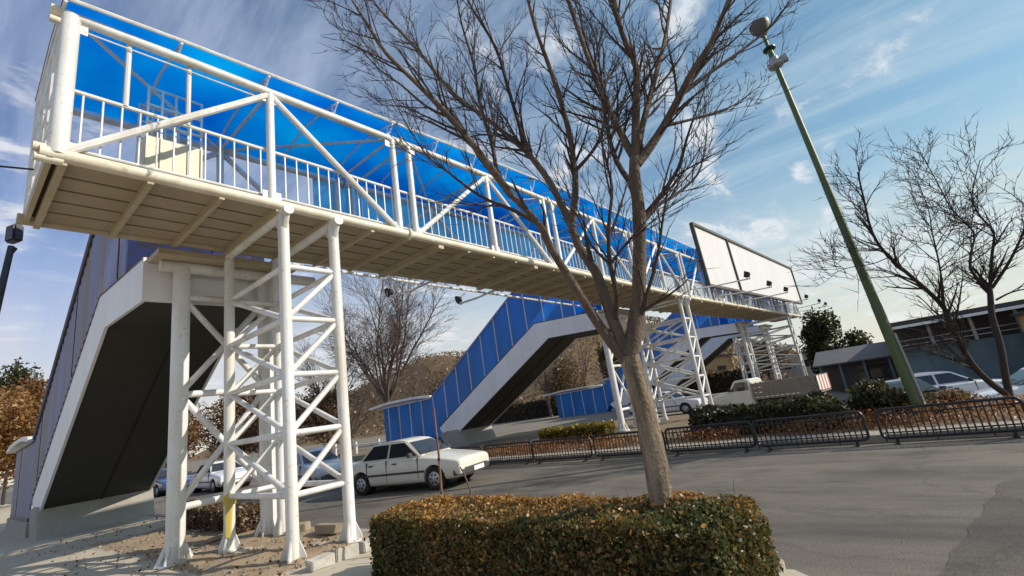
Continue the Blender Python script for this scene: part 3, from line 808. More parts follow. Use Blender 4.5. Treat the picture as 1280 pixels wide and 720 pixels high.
MAIN = [
    ([[3.894, 1.876, 0.672], [3.907, 1.859, 0.882], [3.918, 1.846, 1.227], [3.916, 1.848, 1.59], [3.905, 1.862, 1.867], [3.898, 1.871, 2.081]], (0.135, 0.115)),
    ([[3.896, 1.873, 2.067], [3.984, 1.761, 2.432], [3.999, 1.674, 2.735], [4.039, 1.556, 3.324], [4.028, 1.501, 3.753], [4.054, 1.468, 3.916]], (0.1, 0.062)),
    ([[4.052, 1.47, 3.9], [4.063, 1.525, 4.096], [4.087, 1.631, 4.593], [4.162, 1.74, 5.167], [4.317, 1.885, 6.062], [4.361, 1.965, 6.748]], (0.045, 0.02)),
    ([[4.053, 1.469, 3.908], [4.089, 1.356, 4.434], [4.061, 1.254, 4.815], [3.941, 1.271, 5.16], [3.868, 1.227, 5.856]], (0.045, 0.018)),
    ([[4.082, 1.433, 4.012], [4.227, 1.385, 4.293], [4.61, 1.24, 5.0], [4.981, 1.11, 5.689], [5.379, 0.945, 6.664]], (0.038, 0.017)),
    ([[4.055, 1.467, 3.847], [4.127, 1.375, 3.956], [4.224, 1.184, 4.182], [4.272, 0.986, 4.418], [4.3, 0.814, 4.621], [4.336, 0.633, 4.79], [4.361, 0.465, 5.02], [4.401, 0.278, 5.317]], (0.048, 0.016)),
    ([[4.29, 0.964, 4.44], [4.563, 0.686, 4.677], [4.807, 0.443, 4.878], [5.157, 0.136, 5.195], [5.44, -0.088, 5.576]], (0.022, 0.006)),
    ([[4.238, 1.166, 4.178], [4.574, 0.944, 4.286], [4.894, 0.742, 4.405], [5.208, 0.548, 4.61]], (0.018, 0.004)),
    ([[4.022, 1.509, 3.562], [4.143, 1.696, 4.031], [4.297, 1.774, 4.602], [4.493, 1.797, 5.22], [4.682, 1.83, 5.906]], (0.03, 0.01)),
    ([[4.04, 1.554, 3.299], [4.108, 1.468, 3.387], [4.167, 1.325, 3.523], [4.199, 1.147, 3.701], [4.196, 1.015, 3.926], [4.216, 0.921, 4.095]], (0.028, 0.008)),
    ([[4.039, 1.555, 3.259], [4.233, 1.445, 3.442], [4.498, 1.314, 3.584], [4.794, 1.142, 3.818], [5.021, 1.058, 4.156], [5.168, 1.009, 4.444]], (0.022, 0.005)),
    ([[3.885, 1.888, 2.084], [3.864, 1.914, 2.27], [3.839, 1.946, 2.506], [3.85, 2.0, 2.86], [3.851, 2.067, 3.04], [3.846, 2.142, 3.228], [3.868, 2.182, 3.459]], (0.075, 0.05)),
    ([[3.866, 2.184, 3.442], [3.864, 2.324, 3.951], [3.851, 2.476, 4.309], [3.827, 2.575, 4.496], [3.744, 2.953, 5.053], [3.666, 3.325, 5.564], [3.553, 3.809, 6.536], [3.433, 4.304, 7.441], [3.375, 4.582, 8.194]], (0.04, 0.012)),
    ([[3.875, 2.173, 3.474], [3.893, 2.082, 3.773], [3.879, 2.032, 4.013], [3.813, 1.979, 4.418], [3.666, 1.961, 4.968], [3.509, 1.956, 5.416], [3.415, 1.939, 5.908]], (0.04, 0.014)),
    ([[3.836, 2.564, 4.474], [3.799, 2.543, 4.717], [3.694, 2.539, 5.175], [3.623, 2.561, 5.677], [3.435, 2.664, 6.179], [3.344, 2.711, 6.489]], (0.026, 0.01)),
    ([[3.874, 2.038, 3.97], [3.928, 1.832, 4.113], [3.892, 1.673, 4.241], [3.842, 1.533, 4.541], [3.64, 1.517, 4.967], [3.55, 1.494, 5.356]], (0.02, 0.007)),
    ([[3.867, 1.91, 2.053], [3.816, 1.975, 2.209], [3.686, 2.072, 2.557], [3.526, 2.139, 2.9], [3.398, 2.165, 3.11], [3.285, 2.172, 3.322], [3.094, 2.278, 3.597]], (0.062, 0.036)),
    ([[3.094, 2.278, 3.597], [2.856, 2.376, 3.985], [2.667, 2.48, 4.303], [2.475, 2.587, 4.58], [2.209, 2.72, 4.905], [2.06, 2.773, 5.187], [1.971, 2.818, 5.392]], (0.034, 0.008)),
    ([[3.094, 2.278, 3.597], [3.069, 2.378, 3.873], [3.129, 2.439, 4.215], [3.193, 2.562, 4.755], [3.289, 2.644, 5.337], [3.347, 2.775, 5.986], [3.406, 2.837, 6.522]], (0.024, 0.009)),
    ([[2.647, 2.504, 4.341], [2.566, 2.676, 4.51], [2.461, 2.878, 4.819], [2.394, 3.099, 5.103], [2.338, 3.307, 5.491]], (0.014, 0.004)),
    ([[3.281, 2.177, 3.331], [3.217, 2.394, 3.542], [3.144, 2.692, 3.786], [3.065, 2.998, 4.159], [3.017, 3.262, 4.5], [2.972, 3.525, 5.113]], (0.02, 0.005)),
    ([[3.851, 1.93, 2.383], [3.741, 1.797, 2.608], [3.624, 1.742, 2.887], [3.582, 1.658, 3.192], [3.601, 1.566, 3.509], [3.52, 1.532, 3.779], [3.475, 1.521, 4.114]], (0.028, 0.007)),
    ([[3.621, 1.745, 2.865], [3.503, 1.827, 3.058], [3.389, 1.835, 3.299], [3.275, 1.911, 3.453]], (0.014, 0.005)),
    ([[3.625, 1.74, 2.864], [3.677, 1.606, 2.99], [3.716, 1.488, 3.089], [3.779, 1.34, 3.211]], (0.014, 0.004)),
    ([[3.983, 1.763, 2.387], [3.948, 1.671, 2.474], [3.9, 1.595, 2.575]], (0.03, 0.018)),
]
random.seed(21)
tree = thing('bare_tree', 'large leafless tree with a forked brown trunk rising out of the front hedge', 'tree', (3.9, 1.86, 0.15))
tw = MB()
for i, (pts, (ra, rb2)) in enumerate(MAIN):
    P = smooth_poly(pts, 3)
    if i == 0: P = [Vector((3.885, 1.885, 0.1))] + P
    n = len(P)
    rad = [ra + (rb2 - ra) * k / (n - 1) for k in range(n)]
    if i == 0: rad[0] = .18; rad[1] = .15
    rad = [r * random.uniform(.95, 1.06) for r in rad]
    mb = MB().tube(P, [r * .76 for r in rad] if ra > .05 else rad, 16 if ra > .06 else 8)
    build('trunk' if i == 0 else 'limb', mb, M['bark'] if i == 0 else (M['limb'] if ra > .03 else M['twig']), tree)
    if i == 0 or ra >= .1 and False: continue
    thick = ra > .055
    wd = .65 if (P[-1] - P[0]).length > 0 and i in (6, 7, 10, 13, 16) else .9      # outermost boughs carry shorter shoots
    grow(tw, P, ra, rb2, 3 if not thick else 2, [7.5 if not thick else 1.2, 9.5, 10.0], [(1.0 if not thick else .7) * wd, .46 * wd, .20],
         ang=(18, 38), upb=.055, t0=.22 if not thick else .5)
    # leader continues past the traced end
    d = (P[-1] - P[-2]).normalized()
    if ra > .012 and i not in (1, 11, 17):
        q, _ = shoot(P[-1], d, 1.1, 5, .07, .04)
        tw.tube(q, [rb2 * (1 - .7 * k / 5) for k in range(6)], 5, caps=False)
        grow(tw, q, rb2, rb2 * .3, 2, [8, 9], [.5, .22], ang=(18, 38), upb=.05)
build('twigs', tw, M['twig'], tree)

MED = [
    ([[15.776, -1.446, -0.081], [15.81, -1.49, 0.324], [15.643, -1.278, 0.675], [15.32, -1.053, 1.188], [15.081, -0.936, 2.061], [15.076, -0.93, 2.546], [14.714, -0.656, 3.181], [14.258, -0.262, 3.947], [14.005, -0.127, 4.564], [13.908, -0.19, 5.356], [13.814, -0.256, 6.05]], (0.11, 0.02)),
    ([[15.808, -1.487, 0.27], [15.873, -1.57, 0.804], [15.975, -1.699, 1.533], [16.022, -1.759, 2.202], [16.116, -1.878, 2.677], [16.163, -1.939, 2.97]], (0.1, 0.07)),
    ([[16.153, -1.926, 2.83], [15.992, -1.721, 3.322], [16.224, -1.83, 3.74], [16.581, -2.097, 4.361], [16.554, -1.877, 5.068], [16.813, -1.835, 6.025], [17.057, -1.772, 7.0]], (0.045, 0.01)),
    ([[16.142, -1.911, 2.833], [16.215, -2.19, 3.621], [16.22, -2.382, 4.185], [15.792, -2.211, 4.58], [15.635, -2.196, 5.077], [15.637, -2.571, 5.878]], (0.045, 0.01)),
    ([[16.186, -1.967, 2.862], [16.23, -2.395, 3.351], [16.212, -2.744, 3.845], [16.132, -3.014, 4.344], [16.043, -3.273, 5.042]], (0.05, 0.015)),
    ([[15.064, -0.914, 2.491], [15.35, -1.091, 3.226], [15.583, -1.201, 3.846], [15.796, -1.286, 4.5], [16.035, -1.404, 5.177], [16.19, -1.415, 6.384]], (0.035, 0.008)),
    ([[14.249, -0.251, 3.908], [13.844, 0.078, 3.792], [13.345, 0.525, 3.764], [12.891, 0.916, 3.629]], (0.018, 0.005)),
    ([[16.172, -1.95, 2.563], [15.954, -2.231, 2.667], [15.92, -2.558, 2.67]], (0.03, 0.015)),
]
random.seed(5)
t2 = thing('bare_tree', 'leafless two stemmed tree in the median in front of the teal shopfront', 'tree', (15.8, -1.45, 0))
tw = MB()
for i, (pts, (ra, rb2)) in enumerate(MED):
    P = smooth_poly(pts, 3); n = len(P)
    build('trunk' if i < 2 else 'limb', MB().tube(P, [(ra + (rb2 - ra) * k / (n - 1)) * .78 for k in range(n)], 10), M['bark2'], t2)
    grow(tw, P, ra, rb2, 3, [5.4, 5.6, 6.5], [1.5, .8, .4], ang=(24, 52), upb=.05, t0=.25 if i != 1 else .8, rmin=.007)
build('twigs', tw, M['bark2'], t2)

def generic_tree(label, base, height, seed, spread=.5, mat='bark3', tm='bark3', nl=8, fork=.28, r=.22, rmin=.012, dens=(2.6, 3.0, 3.6), group='leafless trees beyond the road', name='bare_tree'):
    random.seed(seed)
    t = thing(name, label, 'tree', base, group)
    b = Vector(base)
    top = b + Vector((random.gauss(0, .02) * height, random.gauss(0, .02) * height, height * fork))
    P = smooth_poly([b - Vector((0, 0, .2)), b.lerp(top, .5) + rvec(.05), top], 3)
    build('trunk', MB().tube(P, [r * 1.25, r * 1.1] + [r] * (len(P) - 2), 9), M[mat], t)
    tw = MB()
    for i in range(nl):
        a = 2 * math.pi * (i + random.random() * .7) / nl
        d = Vector((math.cos(a) * spread, math.sin(a) * spread, 1)).normalized()
        p = b.lerp(top, random.uniform(.75, 1.0))
        q, _ = shoot(p, d, height * (1 - fork) * random.uniform(.8, 1.05), 7, .10, .04)
        rr = r * random.uniform(.4, .6)
        build('limb', MB().tube(q, [rr * (1 - .85 * k / 7) for k in range(8)], 7), M[mat], t)
        h = height
        grow(tw, q, rr, rr * .2, 3, [dens[0], dens[1], dens[2]], [h * .24, h * .11, h * .05], ang=(22, 48), upb=.04, t0=.2, rmin=rmin)
    build('twigs', tw, M[tm], t)
    return t
generic_tree('big pale leafless tree seen between the nearest lattice tower and the blue stairway', (26.0, 36.0, 0), 16.0, 11, .6, r=.27, nl=12)
generic_tree('slim leafless tree just left of the big pale one, partly behind a tower leg', (24.0, 43.0, 0), 11.5, 12, .5, r=.18, nl=6)
generic_tree('leafless tree seen under the bridge just right of the blue stairway soffit', (47, 34.0, 0), 11.0, 13, .35, r=.2, nl=6, dens=(.9, 1.2, 1.6), rmin=.02)
generic_tree('farther leafless tree under the bridge left of the middle lattice tower', (60, 36.5, 0), 13.0, 14, .3, r=.2, nl=6, dens=(.8, 1.0, 1.4), rmin=.025)

# ------------------------------------------------------------------ foliage
def leaf_quads(P, s, jit=.35, up_=0.0, flat=None):
    n = len(P)
    a = rng.normal(size=(n, 3)); a /= np.linalg.norm(a, axis=1)[:, None]
    b = rng.normal(size=(n, 3)); b -= a * (a * b).sum(1)[:, None]; b /= np.linalg.norm(b, axis=1)[:, None]
    sz = s * (1 + jit * rng.normal(size=n)).clip(.4, 2)[:, None]
    a = a * sz; b = b * sz * .55
    V = np.empty((n, 4, 3))
    V[:, 0] = P - a; V[:, 1] = P + b; V[:, 2] = P + a; V[:, 3] = P - b
    return V.reshape(-1, 3)
def snoise(P, s, seed):
    r = np.random.default_rng(seed); o = np.zeros(len(P))
    for k in range(6):
        d = r.normal(size=3) * s * (1 + .6 * k); o += np.sin(P @ d + r.uniform(0, 6.28)) / (1 + .35 * k)
    return o / 3.0
def box_hedge(name, label, cat, c, d, rz, n, leaf, mat, seed, tmean=.4, tvar=.22, topbias=0.0, lump=.06, group=None, core=True, sprigs=0):
    t = thing(name, label, cat, (c[0], c[1], c[2]), group)
    x, y, z = d
    area = np.array([x * y, y * z, y * z, x * z, x * z]); pr = area / area.sum()
    f = rng.choice(5, n, p=pr); u = rng.uniform(-.5, .5, n); v = rng.uniform(-.5, .5, n); w = rng.uniform(0, 1, n)
    P = np.zeros((n, 3))
    m = f == 0; P[m] = np.c_[u[m] * x, v[m] * y, np.full(m.sum(), z)]
    for k, s in ((1, .5), (2, -.5)):
        m = f == k; P[m] = np.c_[np.full(m.sum(), s * x), u[m] * y, w[m] * z]
    for k, s in ((3, .5), (4, -.5)):
        m = f == k; P[m] = np.c_[u[m] * x, np.full(m.sum(), s * y), w[m] * z]
    # round the corners and lump the surface
    q = np.c_[P[:, 0] / (x / 2), P[:, 1] / (y / 2), (P[:, 2] - z / 2) / (z / 2)]
    rr = .10
    e = np.maximum(np.abs(q) * np.array([x, y, z]) / 2 - (np.array([x, y, z]) / 2 - rr), 0)
    nn = np.linalg.norm(e, axis=1); k = np.where(nn > rr, rr / np.maximum(nn, 1e-6), 1.0)
    P -= np.sign(q) * e * (1 - k)[:, None]
    lum = lump * snoise(P, 3.2, seed) + lump * .6 * snoise(P, 9.0, seed + 1)
    depth = -np.abs(rng.normal(size=n)) * .05 + lum + (rng.random(n) < .03) * rng.uniform(0, .07, n)
    nrm = np.zeros((n, 3)); nrm[f == 0] = (0, 0, 1); nrm[f == 1] = (1, 0, 0); nrm[f == 2] = (-1, 0, 0); nrm[f == 3] = (0, 1, 0); nrm[f == 4] = (0, -1, 0)
    P += nrm * depth[:, None]
    tint = tmean + tvar * rng.normal(size=n) + .20 * snoise(P, 2.1, seed + 2) + topbias * (P[:, 2] / z - .75).clip(0) * 4 * (0.55 + snoise(P, 1.6, seed + 5))  # top leaves brightened: autumn orange plus a sunlit look painted into the tint
    cs, sn = math.cos(rz), math.sin(rz)
    W = np.c_[P[:, 0] * cs - P[:, 1] * sn + c[0], P[:, 0] * sn + P[:, 1] * cs + c[1], P[:, 2] + c[2]]
    V = leaf_quads(W, leaf)
    tt = tint.clip(0, 1)
    arrays('foliage', V, 4, M[mat], t, tt)
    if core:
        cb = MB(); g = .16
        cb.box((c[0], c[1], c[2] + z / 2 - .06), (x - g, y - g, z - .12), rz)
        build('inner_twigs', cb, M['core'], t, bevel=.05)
    if sprigs:
        for i in range(sprigs):
            sp = MB()
            lx, ly = rng.uniform(-.45, .45) * x, rng.uniform(-.48, .48) * y
            p = Vector((lx * cs - ly * sn + c[0], lx * sn + ly * cs + c[1], c[2] + z - .05))
            q, _ = shoot(p, Vector((rng.normal() * .3, rng.normal() * .3, 1)).normalized(), rng.uniform(.08, .2), 3, .1, 0)
            sp.tube(q, [.003, .0025, .002, .0015], 4, caps=False)
            build('sprig', sp, M['twig'], t)
    return t
box_hedge('clipped_hedge', 'clipped box hedge with green and rust coloured leaves in the foreground, round the tree trunk', 'hedge', (3.72, 3.17, .14), (1.0, 3.95, .73), 0.0, 78000, .0175, 'hedge', 31, tmean=.46, tvar=.22, topbias=.42, lump=.07, sprigs=14)

def blob_crown(name, parent, c, rad, n, leaf, mat, seed, blobs=26, tm=.5, tv=.2, flat=.8, bs=(.28, .5)):
    r = np.random.default_rng(seed)
    C = r.normal(size=(blobs, 3)); C /= np.linalg.norm(C, axis=1)[:, None]; C *= (r.random(blobs) ** .4)[:, None] * .78
    R = r.uniform(*bs, blobs)
    k = r.integers(0, blobs, n)
    d = r.normal(size=(n, 3)); d /= np.linalg.norm(d, axis=1)[:, None]
    P = C[k] + d * (R[k] * r.random(n) ** .3)[:, None] + .05 * r.normal(size=(n, 3))
    W = P * np.array(rad) + np.array(c)
    W[:, 2] = np.maximum(W[:, 2], c[2] - rad[2])
    tint = tm + tv * r.normal(size=n) + (r.random(blobs)[k] - .5) * .45
    return arrays(name, leaf_quads(W, leaf), 4, M[mat], parent, tint.clip(0, 1))
def leafy_tree(label, base, h, rad, mat, seed, n=5000, leaf=.16, group=None, trunk_r=.14, name='leafy_tree', cz=.62, **kw):
    t = thing(name, label, 'tree', base, group)
    b = Vector(base)
    random.seed(seed)
    tr = MB().tube(smooth_poly([b - Vector((0, 0, .2)), b + Vector((.05, .02, h * .3)), b + Vector((.1, -.05, h * .75))], 3), [trunk_r * (1 - .1 * i) for i in range(7)], 8)
    build('trunk', tr, M['bark2'], t)
    lb = MB()
    for i in range(9):
        p = b + Vector((0, 0, h * random.uniform(.25, .6)))
        a = random.uniform(0, 6.28)
        q, _ = shoot(p, Vector((math.cos(a), math.sin(a), .9)).normalized(), h * .4, 4, .1, .03)
        lb.tube(q, [trunk_r * .4 * (1 - .2 * k) for k in range(5)], 5, caps=False)
    build('limbs', lb, M['bark2'], t)
    blob_crown('crown', t, (base[0], base[1], base[2] + h * cz), rad, n, leaf, mat, seed, **kw)
    return t
def shrub(label, base, rad, mat, seed, n=2500, leaf=.05, group=None, name='shrub', cat='shrub', **kw):
    t = thing(name, label, cat, base, group)
    st_ = MB(); random.seed(seed)
    for i in range(7):
        a = random.uniform(0, 6.28)
        q, _ = shoot(Vector(base), Vector((math.cos(a) * .6, math.sin(a) * .6, 1)).normalized(), rad[2] * 1.3, 3, .12, 0)
        st_.tube(q, [.018, .014, .009, .005], 4, caps=False)
    build('stems', st_, M['bark2'], t)
    blob_crown('foliage', t, (base[0], base[1], base[2] + rad[2] * .85), rad, n, leaf, mat, seed, **kw)
    return t

# ------------------------------------------------------------------ small plants, stakes and rubble by the tower
box_hedge('dry_hedge', 'low dry brown hedge on the soil behind the nearest lattice tower', 'hedge', (4.35, 13.2, .14), (.55, 4.4, .5), 0, 6000, .035, 'brownscrub', 41, tmean=.4, lump=.07)
sk = thing('plant_stake', 'thin rusty leaning stake behind the foreground hedge in front of the white sedan', 'stake', (4.5, 5.29, .15))
build('rod', MB().tube([(4.5, 5.30, .1), (4.5, 5.285, .73), (4.515, 5.275, 1.35), (4.5, 5.265, 1.95)], [.021, .019, .016, .013], 7), M['rust'], sk)
build('tie', MB().tube([(4.507, 5.28, 1.52), (4.508, 5.28, 1.58)], .022, 7).tube([(4.507, 5.277, 1.24), (4.508, 5.277, 1.27)], .022, 7), M['black'], sk)
tag(build('stick', MB().tube([(4.5, 4.70, .12), (4.5, 4.72, .86), (4.5, 4.80, 1.05), (4.5, 4.86, 1.14)], [.012, .012, .010, .008], 6), M['bark3']),
    'short pale bent stick poking up behind the hedge below the sedan bumper', 'stick')
random.seed(3)
def rock(c, s, rot, mat, name, label, cat, bev=.012):
    mb = MB(); r = np.random.default_rng(int(abs(c[0] * 91 + c[1] * 57) * 10))
    mb.box(c, s, rot); mb.v = [(x + r.normal() * s[0] * .05, y + r.normal() * s[1] * .05, z + r.normal() * s[2] * .07) for x, y, z in mb.v]
    return tag(build(name, mb, M[mat], bevel=bev), label, cat)
rock((4.52, 8.35, .25), (.18, .50, .14), .15, 'stone', 'kerb_block', 'dusty displaced kerb block beside the right leg of the nearest tower', 'kerb block')
rock((4.48, 9.25, .25), (.22, .30, .15), .7, 'stone', 'stone', 'pale loose stone near the road between the tower legs', 'stone')
rock((2.72, 9.6, .21), (.10, .13, .09), .3, 'kerbwhite', 'stone', 'small white stone on the pavement left of the thick portal post', 'stone')
rock((3.75, 11.0, .22), (.42, .16, .06), .4, 'stone', 'plank', 'pale flat plank lying behind the taped tower leg', 'plank')
rock((3.42, 6.55, .21), (.32, .16, .16), .1, 'kerbwhite', 'kerb_block', 'worn white kerb block nearest the bottom edge, left of the hedge', 'kerb block')
rock((3.78, 6.56, .22), (.34, .15, .17), -.08, 'kerbwhite', 'kerb_block', 'worn white kerb block, middle one of the broken bed edging', 'kerb block')
rock((4.14, 6.53, .21), (.30, .17, .16), .12, 'kerbwhite', 'kerb_block', 'worn white kerb block touching the left end of the clipped hedge', 'kerb block')
n = 900
P = np.c_[rng.uniform(2.5, 4.65, n), rng.uniform(6.9, 15, n), np.zeros(n)]
gv = MB()
for x, y, z in P:
    s = abs(rng.normal()) * .009 + .004
    gv.box((x, y, .178 + s * .3 + .02 * vnoise(x, y, 1)), (s * 2, s * 1.6, s * 1.1), rng.uniform(0, 3))
struct(build('rubble', gv, M['stone'], smooth=False), 'stuff')
n = 600
P = np.c_[rng.uniform(1.6, 4.7, n), rng.uniform(6.5, 18, n), np.full(n, .185) + rng.uniform(0, .02, n)]
o = arrays('fallen_leaves', leaf_quads(P, .025), 4, M['autumn'], None, rng.uniform(.1, .7, n)); struct(o, 'stuff')

# ------------------------------------------------------------------ guard rails of the median
def guard_rail():
    t = thing('guard_rail', '', 'guard rail', (12.15, 0, 0), 'black guard rails along the median')
    x, a, b_, z0, z1, r = 12.15, 0.03, 2.13, .11, .66, .10
    pts = []
    for cy, cz, s in ((b_ - r, z1 - r, 0), (a + r, z1 - r, 1), (a + r, z0 + r, 2), (b_ - r, z0 + r, 3)):
        for k in range(5):
            t_ = math.pi / 2 * (s + k / 4); pts.append((x, cy + r * math.cos(t_), cz + r * math.sin(t_)))
    pts.append(pts[0])
    build('frame', MB().tube(pts, .027, 8, caps=False), M['black'], t)
    br_ = MB()
    n = 20
    for i in range(n):
        y = a + (b_ - a) * (i + 1) / (n + 1)
        br_.tube([(x, y, z0), (x, y, z1)], .0135, 6, caps=False)
    build('bars', br_, M['black'], t)
    build('rail', MB().tube([(x, a, z0 + .10), (x, b_, z0 + .10)], .014, 6).tube([(x, a, z1 - .10), (x, b_, z1 - .10)], .014, 6), M['black'], t)
    for y in (a + .22, b_ - .22):
        build('foot', MB().tube([(x, y, z0), (x, y, 0.0)], .026, 8).beam((x - .16, y, .012), (x + .16, y, .012), .05, .022), M['black'], t)
    return t
g0 = guard_rail()
GL = [(-3.46, 'black guard rail section at the far right, mostly outside the picture'), (-1.30, 'large black guard rail section at the right end, in front of the white hatchback'),
      (1.02, 'black guard rail section in front of the green lamp post bush and pickup truck'), (3.18, 'black guard rail section in front of the dark shrubs, right of the tree trunk'),
      (5.34, 'black guard rail section just left of and behind the large tree trunk'), (7.55, 'black guard rail section in front of the yellow hedge'),
      (9.75, 'black guard rail section under the soffit of the blue stairway'), (11.95, 'black guard rail section beside the nose of the white sedan'),
      (14.15, 'black guard rail section hidden mostly behind the white sedan')]
for i, (y, lab) in enumerate(GL):
    o = g0 if i == 0 else copy_tree(g0)
    o.location = (12.15 + .03 * math.sin(i * 2.3), y, 0.0); o.rotation_euler = (0, 0, .012 * math.sin(i * 1.7)); o['label'] = lab

# ------------------------------------------------------------------ planting in the median
n = 22000
P = np.c_[rng.uniform(13.2, 14.8, n), rng.uniform(-4, 20, n), np.zeros(n)]
dn = snoise(P, .9, 77)
P = P[dn > -.25]; dn = dn[dn > -.25]
P[:, 2] = .12 + rng.random(len(P)) * (.22 + .22 * (dn + .3).clip(0, 1))
struct(arrays('bedding_plants', leaf_quads(P, .03), 4, M['orange'], None, (.45 + .3 * snoise(P, 1.4, 5) + .2 * rng.normal(size=len(P))).clip(0, 1)), 'stuff')
box_hedge('yellow_hedge', 'low yellow leaved hedge in the median below the small far stairway', 'hedge', (16.2, 10.7, .11), (.8, 3.2, .62), 0, 4500, .05, 'yellowleaf', 42, tmean=.45)
box_hedge('median_hedge', 'dark low hedge in the median in front of the pickup truck', 'hedge', (15.0, 3.6, .1), (1.3, 3.6, .72), 0, 9000, .05, 'shrub', 43, tmean=.45, lump=.16)
shrub('dark round shrub hiding the foot of the green lamp post', (15.3, .75, .1), (.75, .85, .58), 'shrub', 51, 5000, .05)
shrub('small dark shrub between the lamp post and the guard rail at right', (14.3, 1.9, .1), (.5, .6, .36), 'shrub', 52, 2500, .045)
shrub('brown green shrub under the parked white sedan at right', (16.2, -.35, .0), (.6, .7, .34), 'brownscrub', 53, 2500, .045)

# ------------------------------------------------------------------ tall green lamp post
lp = thing('lamp_post', 'very tall leaning green lamp post with a dark bell shaped head', 'lamp post', (14.5, .14, .1))
b0, b1 = Vector((14.5, .13, .1)), Vector((14.5, .66, 10.35))
build('pole', MB().tube([b0, b0.lerp(b1, .27), b0.lerp(b1, .275), b0.lerp(b1, .6), b0.lerp(b1, .605), b1], [.125, .112, .106, .094, .088, .066], 14), M['lampgreen'], lp)
build('base_sleeve', MB().tube([b0, b0.lerp(b1, .03)], [.15, .14], 14), M['lampgreen'], lp)
build('cable_guard', MB().tube([b0.lerp(b1, .0) + Vector((-.05, -.13, 0)), b0.lerp(b1, .2) + Vector((-.05, -.12, 0))], .03, 7), M['galv'], lp)
d = (b1 - b0).normalized()
def ringed(c, prof, n=16):
    return MB().tube([c + d * h for h, _ in prof], [r for _, r in prof], n)
build('collar', ringed(b1 - d * .35, [(0, .12), (.05, .20), (.16, .21), (.2, .13), (.34, .12)]), M['galv'], lp)
build('bracket', MB().beam(b1 + Vector((0, -.1, -.2)), b1 + Vector((.02, -.32, -.16)), .16, .18), M['galv'], lp)
build('neck', ringed(b1, [(0, .085), (.25, .07), (.45, .05), (1.0, .05)]), M['lampgreen'], lp)
build('neck_ring', ringed(b1 + d * .28, [(0, .08), (.02, .17), (.06, .17), (.08, .08)]), M['black'], lp)
M['lamphead'] = pmat('dark_lamp_head', (0.09, 0.085, 0.08), 0.5, var=.4, vscale=5)
hd = ringed(b1 + d * .82, [(0, .09), (.08, .16), (.26, .27), (.40, .28), (.48, .20), (.53, .06)])
build('lamp_head', hd, M['lamphead'], lp)

# ------------------------------------------------------------------ vehicles
def loft(stations, n_half):
    """stations: list of (x, [(y,z)...half ring from bottom centre to top centre])"""
    mb = MB(); rings = []
    for x, ring in stations:
        full = [(x, y, z) for y, z in ring] + [(x, -y, z) for y, z in reversed(ring[1:-1])]
        rings.append(full)
    k = len(rings[0])
    for r in rings: mb.v += r
    for i in range(len(rings) - 1):
        for j in range(k):
            mb.f.append((i*k+j, i*k+(j+1) % k, (i+1)*k+(j+1) % k, (i+1)*k+j))
    mb.f.append(tuple(reversed(range(k)))); mb.f.append(tuple((len(rings)-1)*k + j for j in range(k)))
    return mb
def subsurf(o, lev=2):
    m = o.modifiers.new('s', 'SUBSURF'); m.levels = lev; m.render_levels = lev
    return o
def bool_cut(o, cutters):
    bpy.context.view_layer.update()
    mb = MB()
    for c in cutters: mb.tube(*c)
    c = build('cutter', mb, M['black'], local=True)
    m = o.modifiers.new('b', 'BOOLEAN'); m.operation = 'DIFFERENCE'; m.object = c; m.solver = 'EXACT'
    dg = bpy.context.evaluated_depsgraph_get(); dg.update()
    par = o.parent; o.parent = None
    bpy.context.view_layer.update(); dg = bpy.context.evaluated_depsgraph_get()
    me = bpy.data.meshes.new_from_object(o.evaluated_get(dg))
    o.modifiers.clear(); o.data = me; o.parent = par
    bpy.data.objects.remove(c)
    finish(me, True)
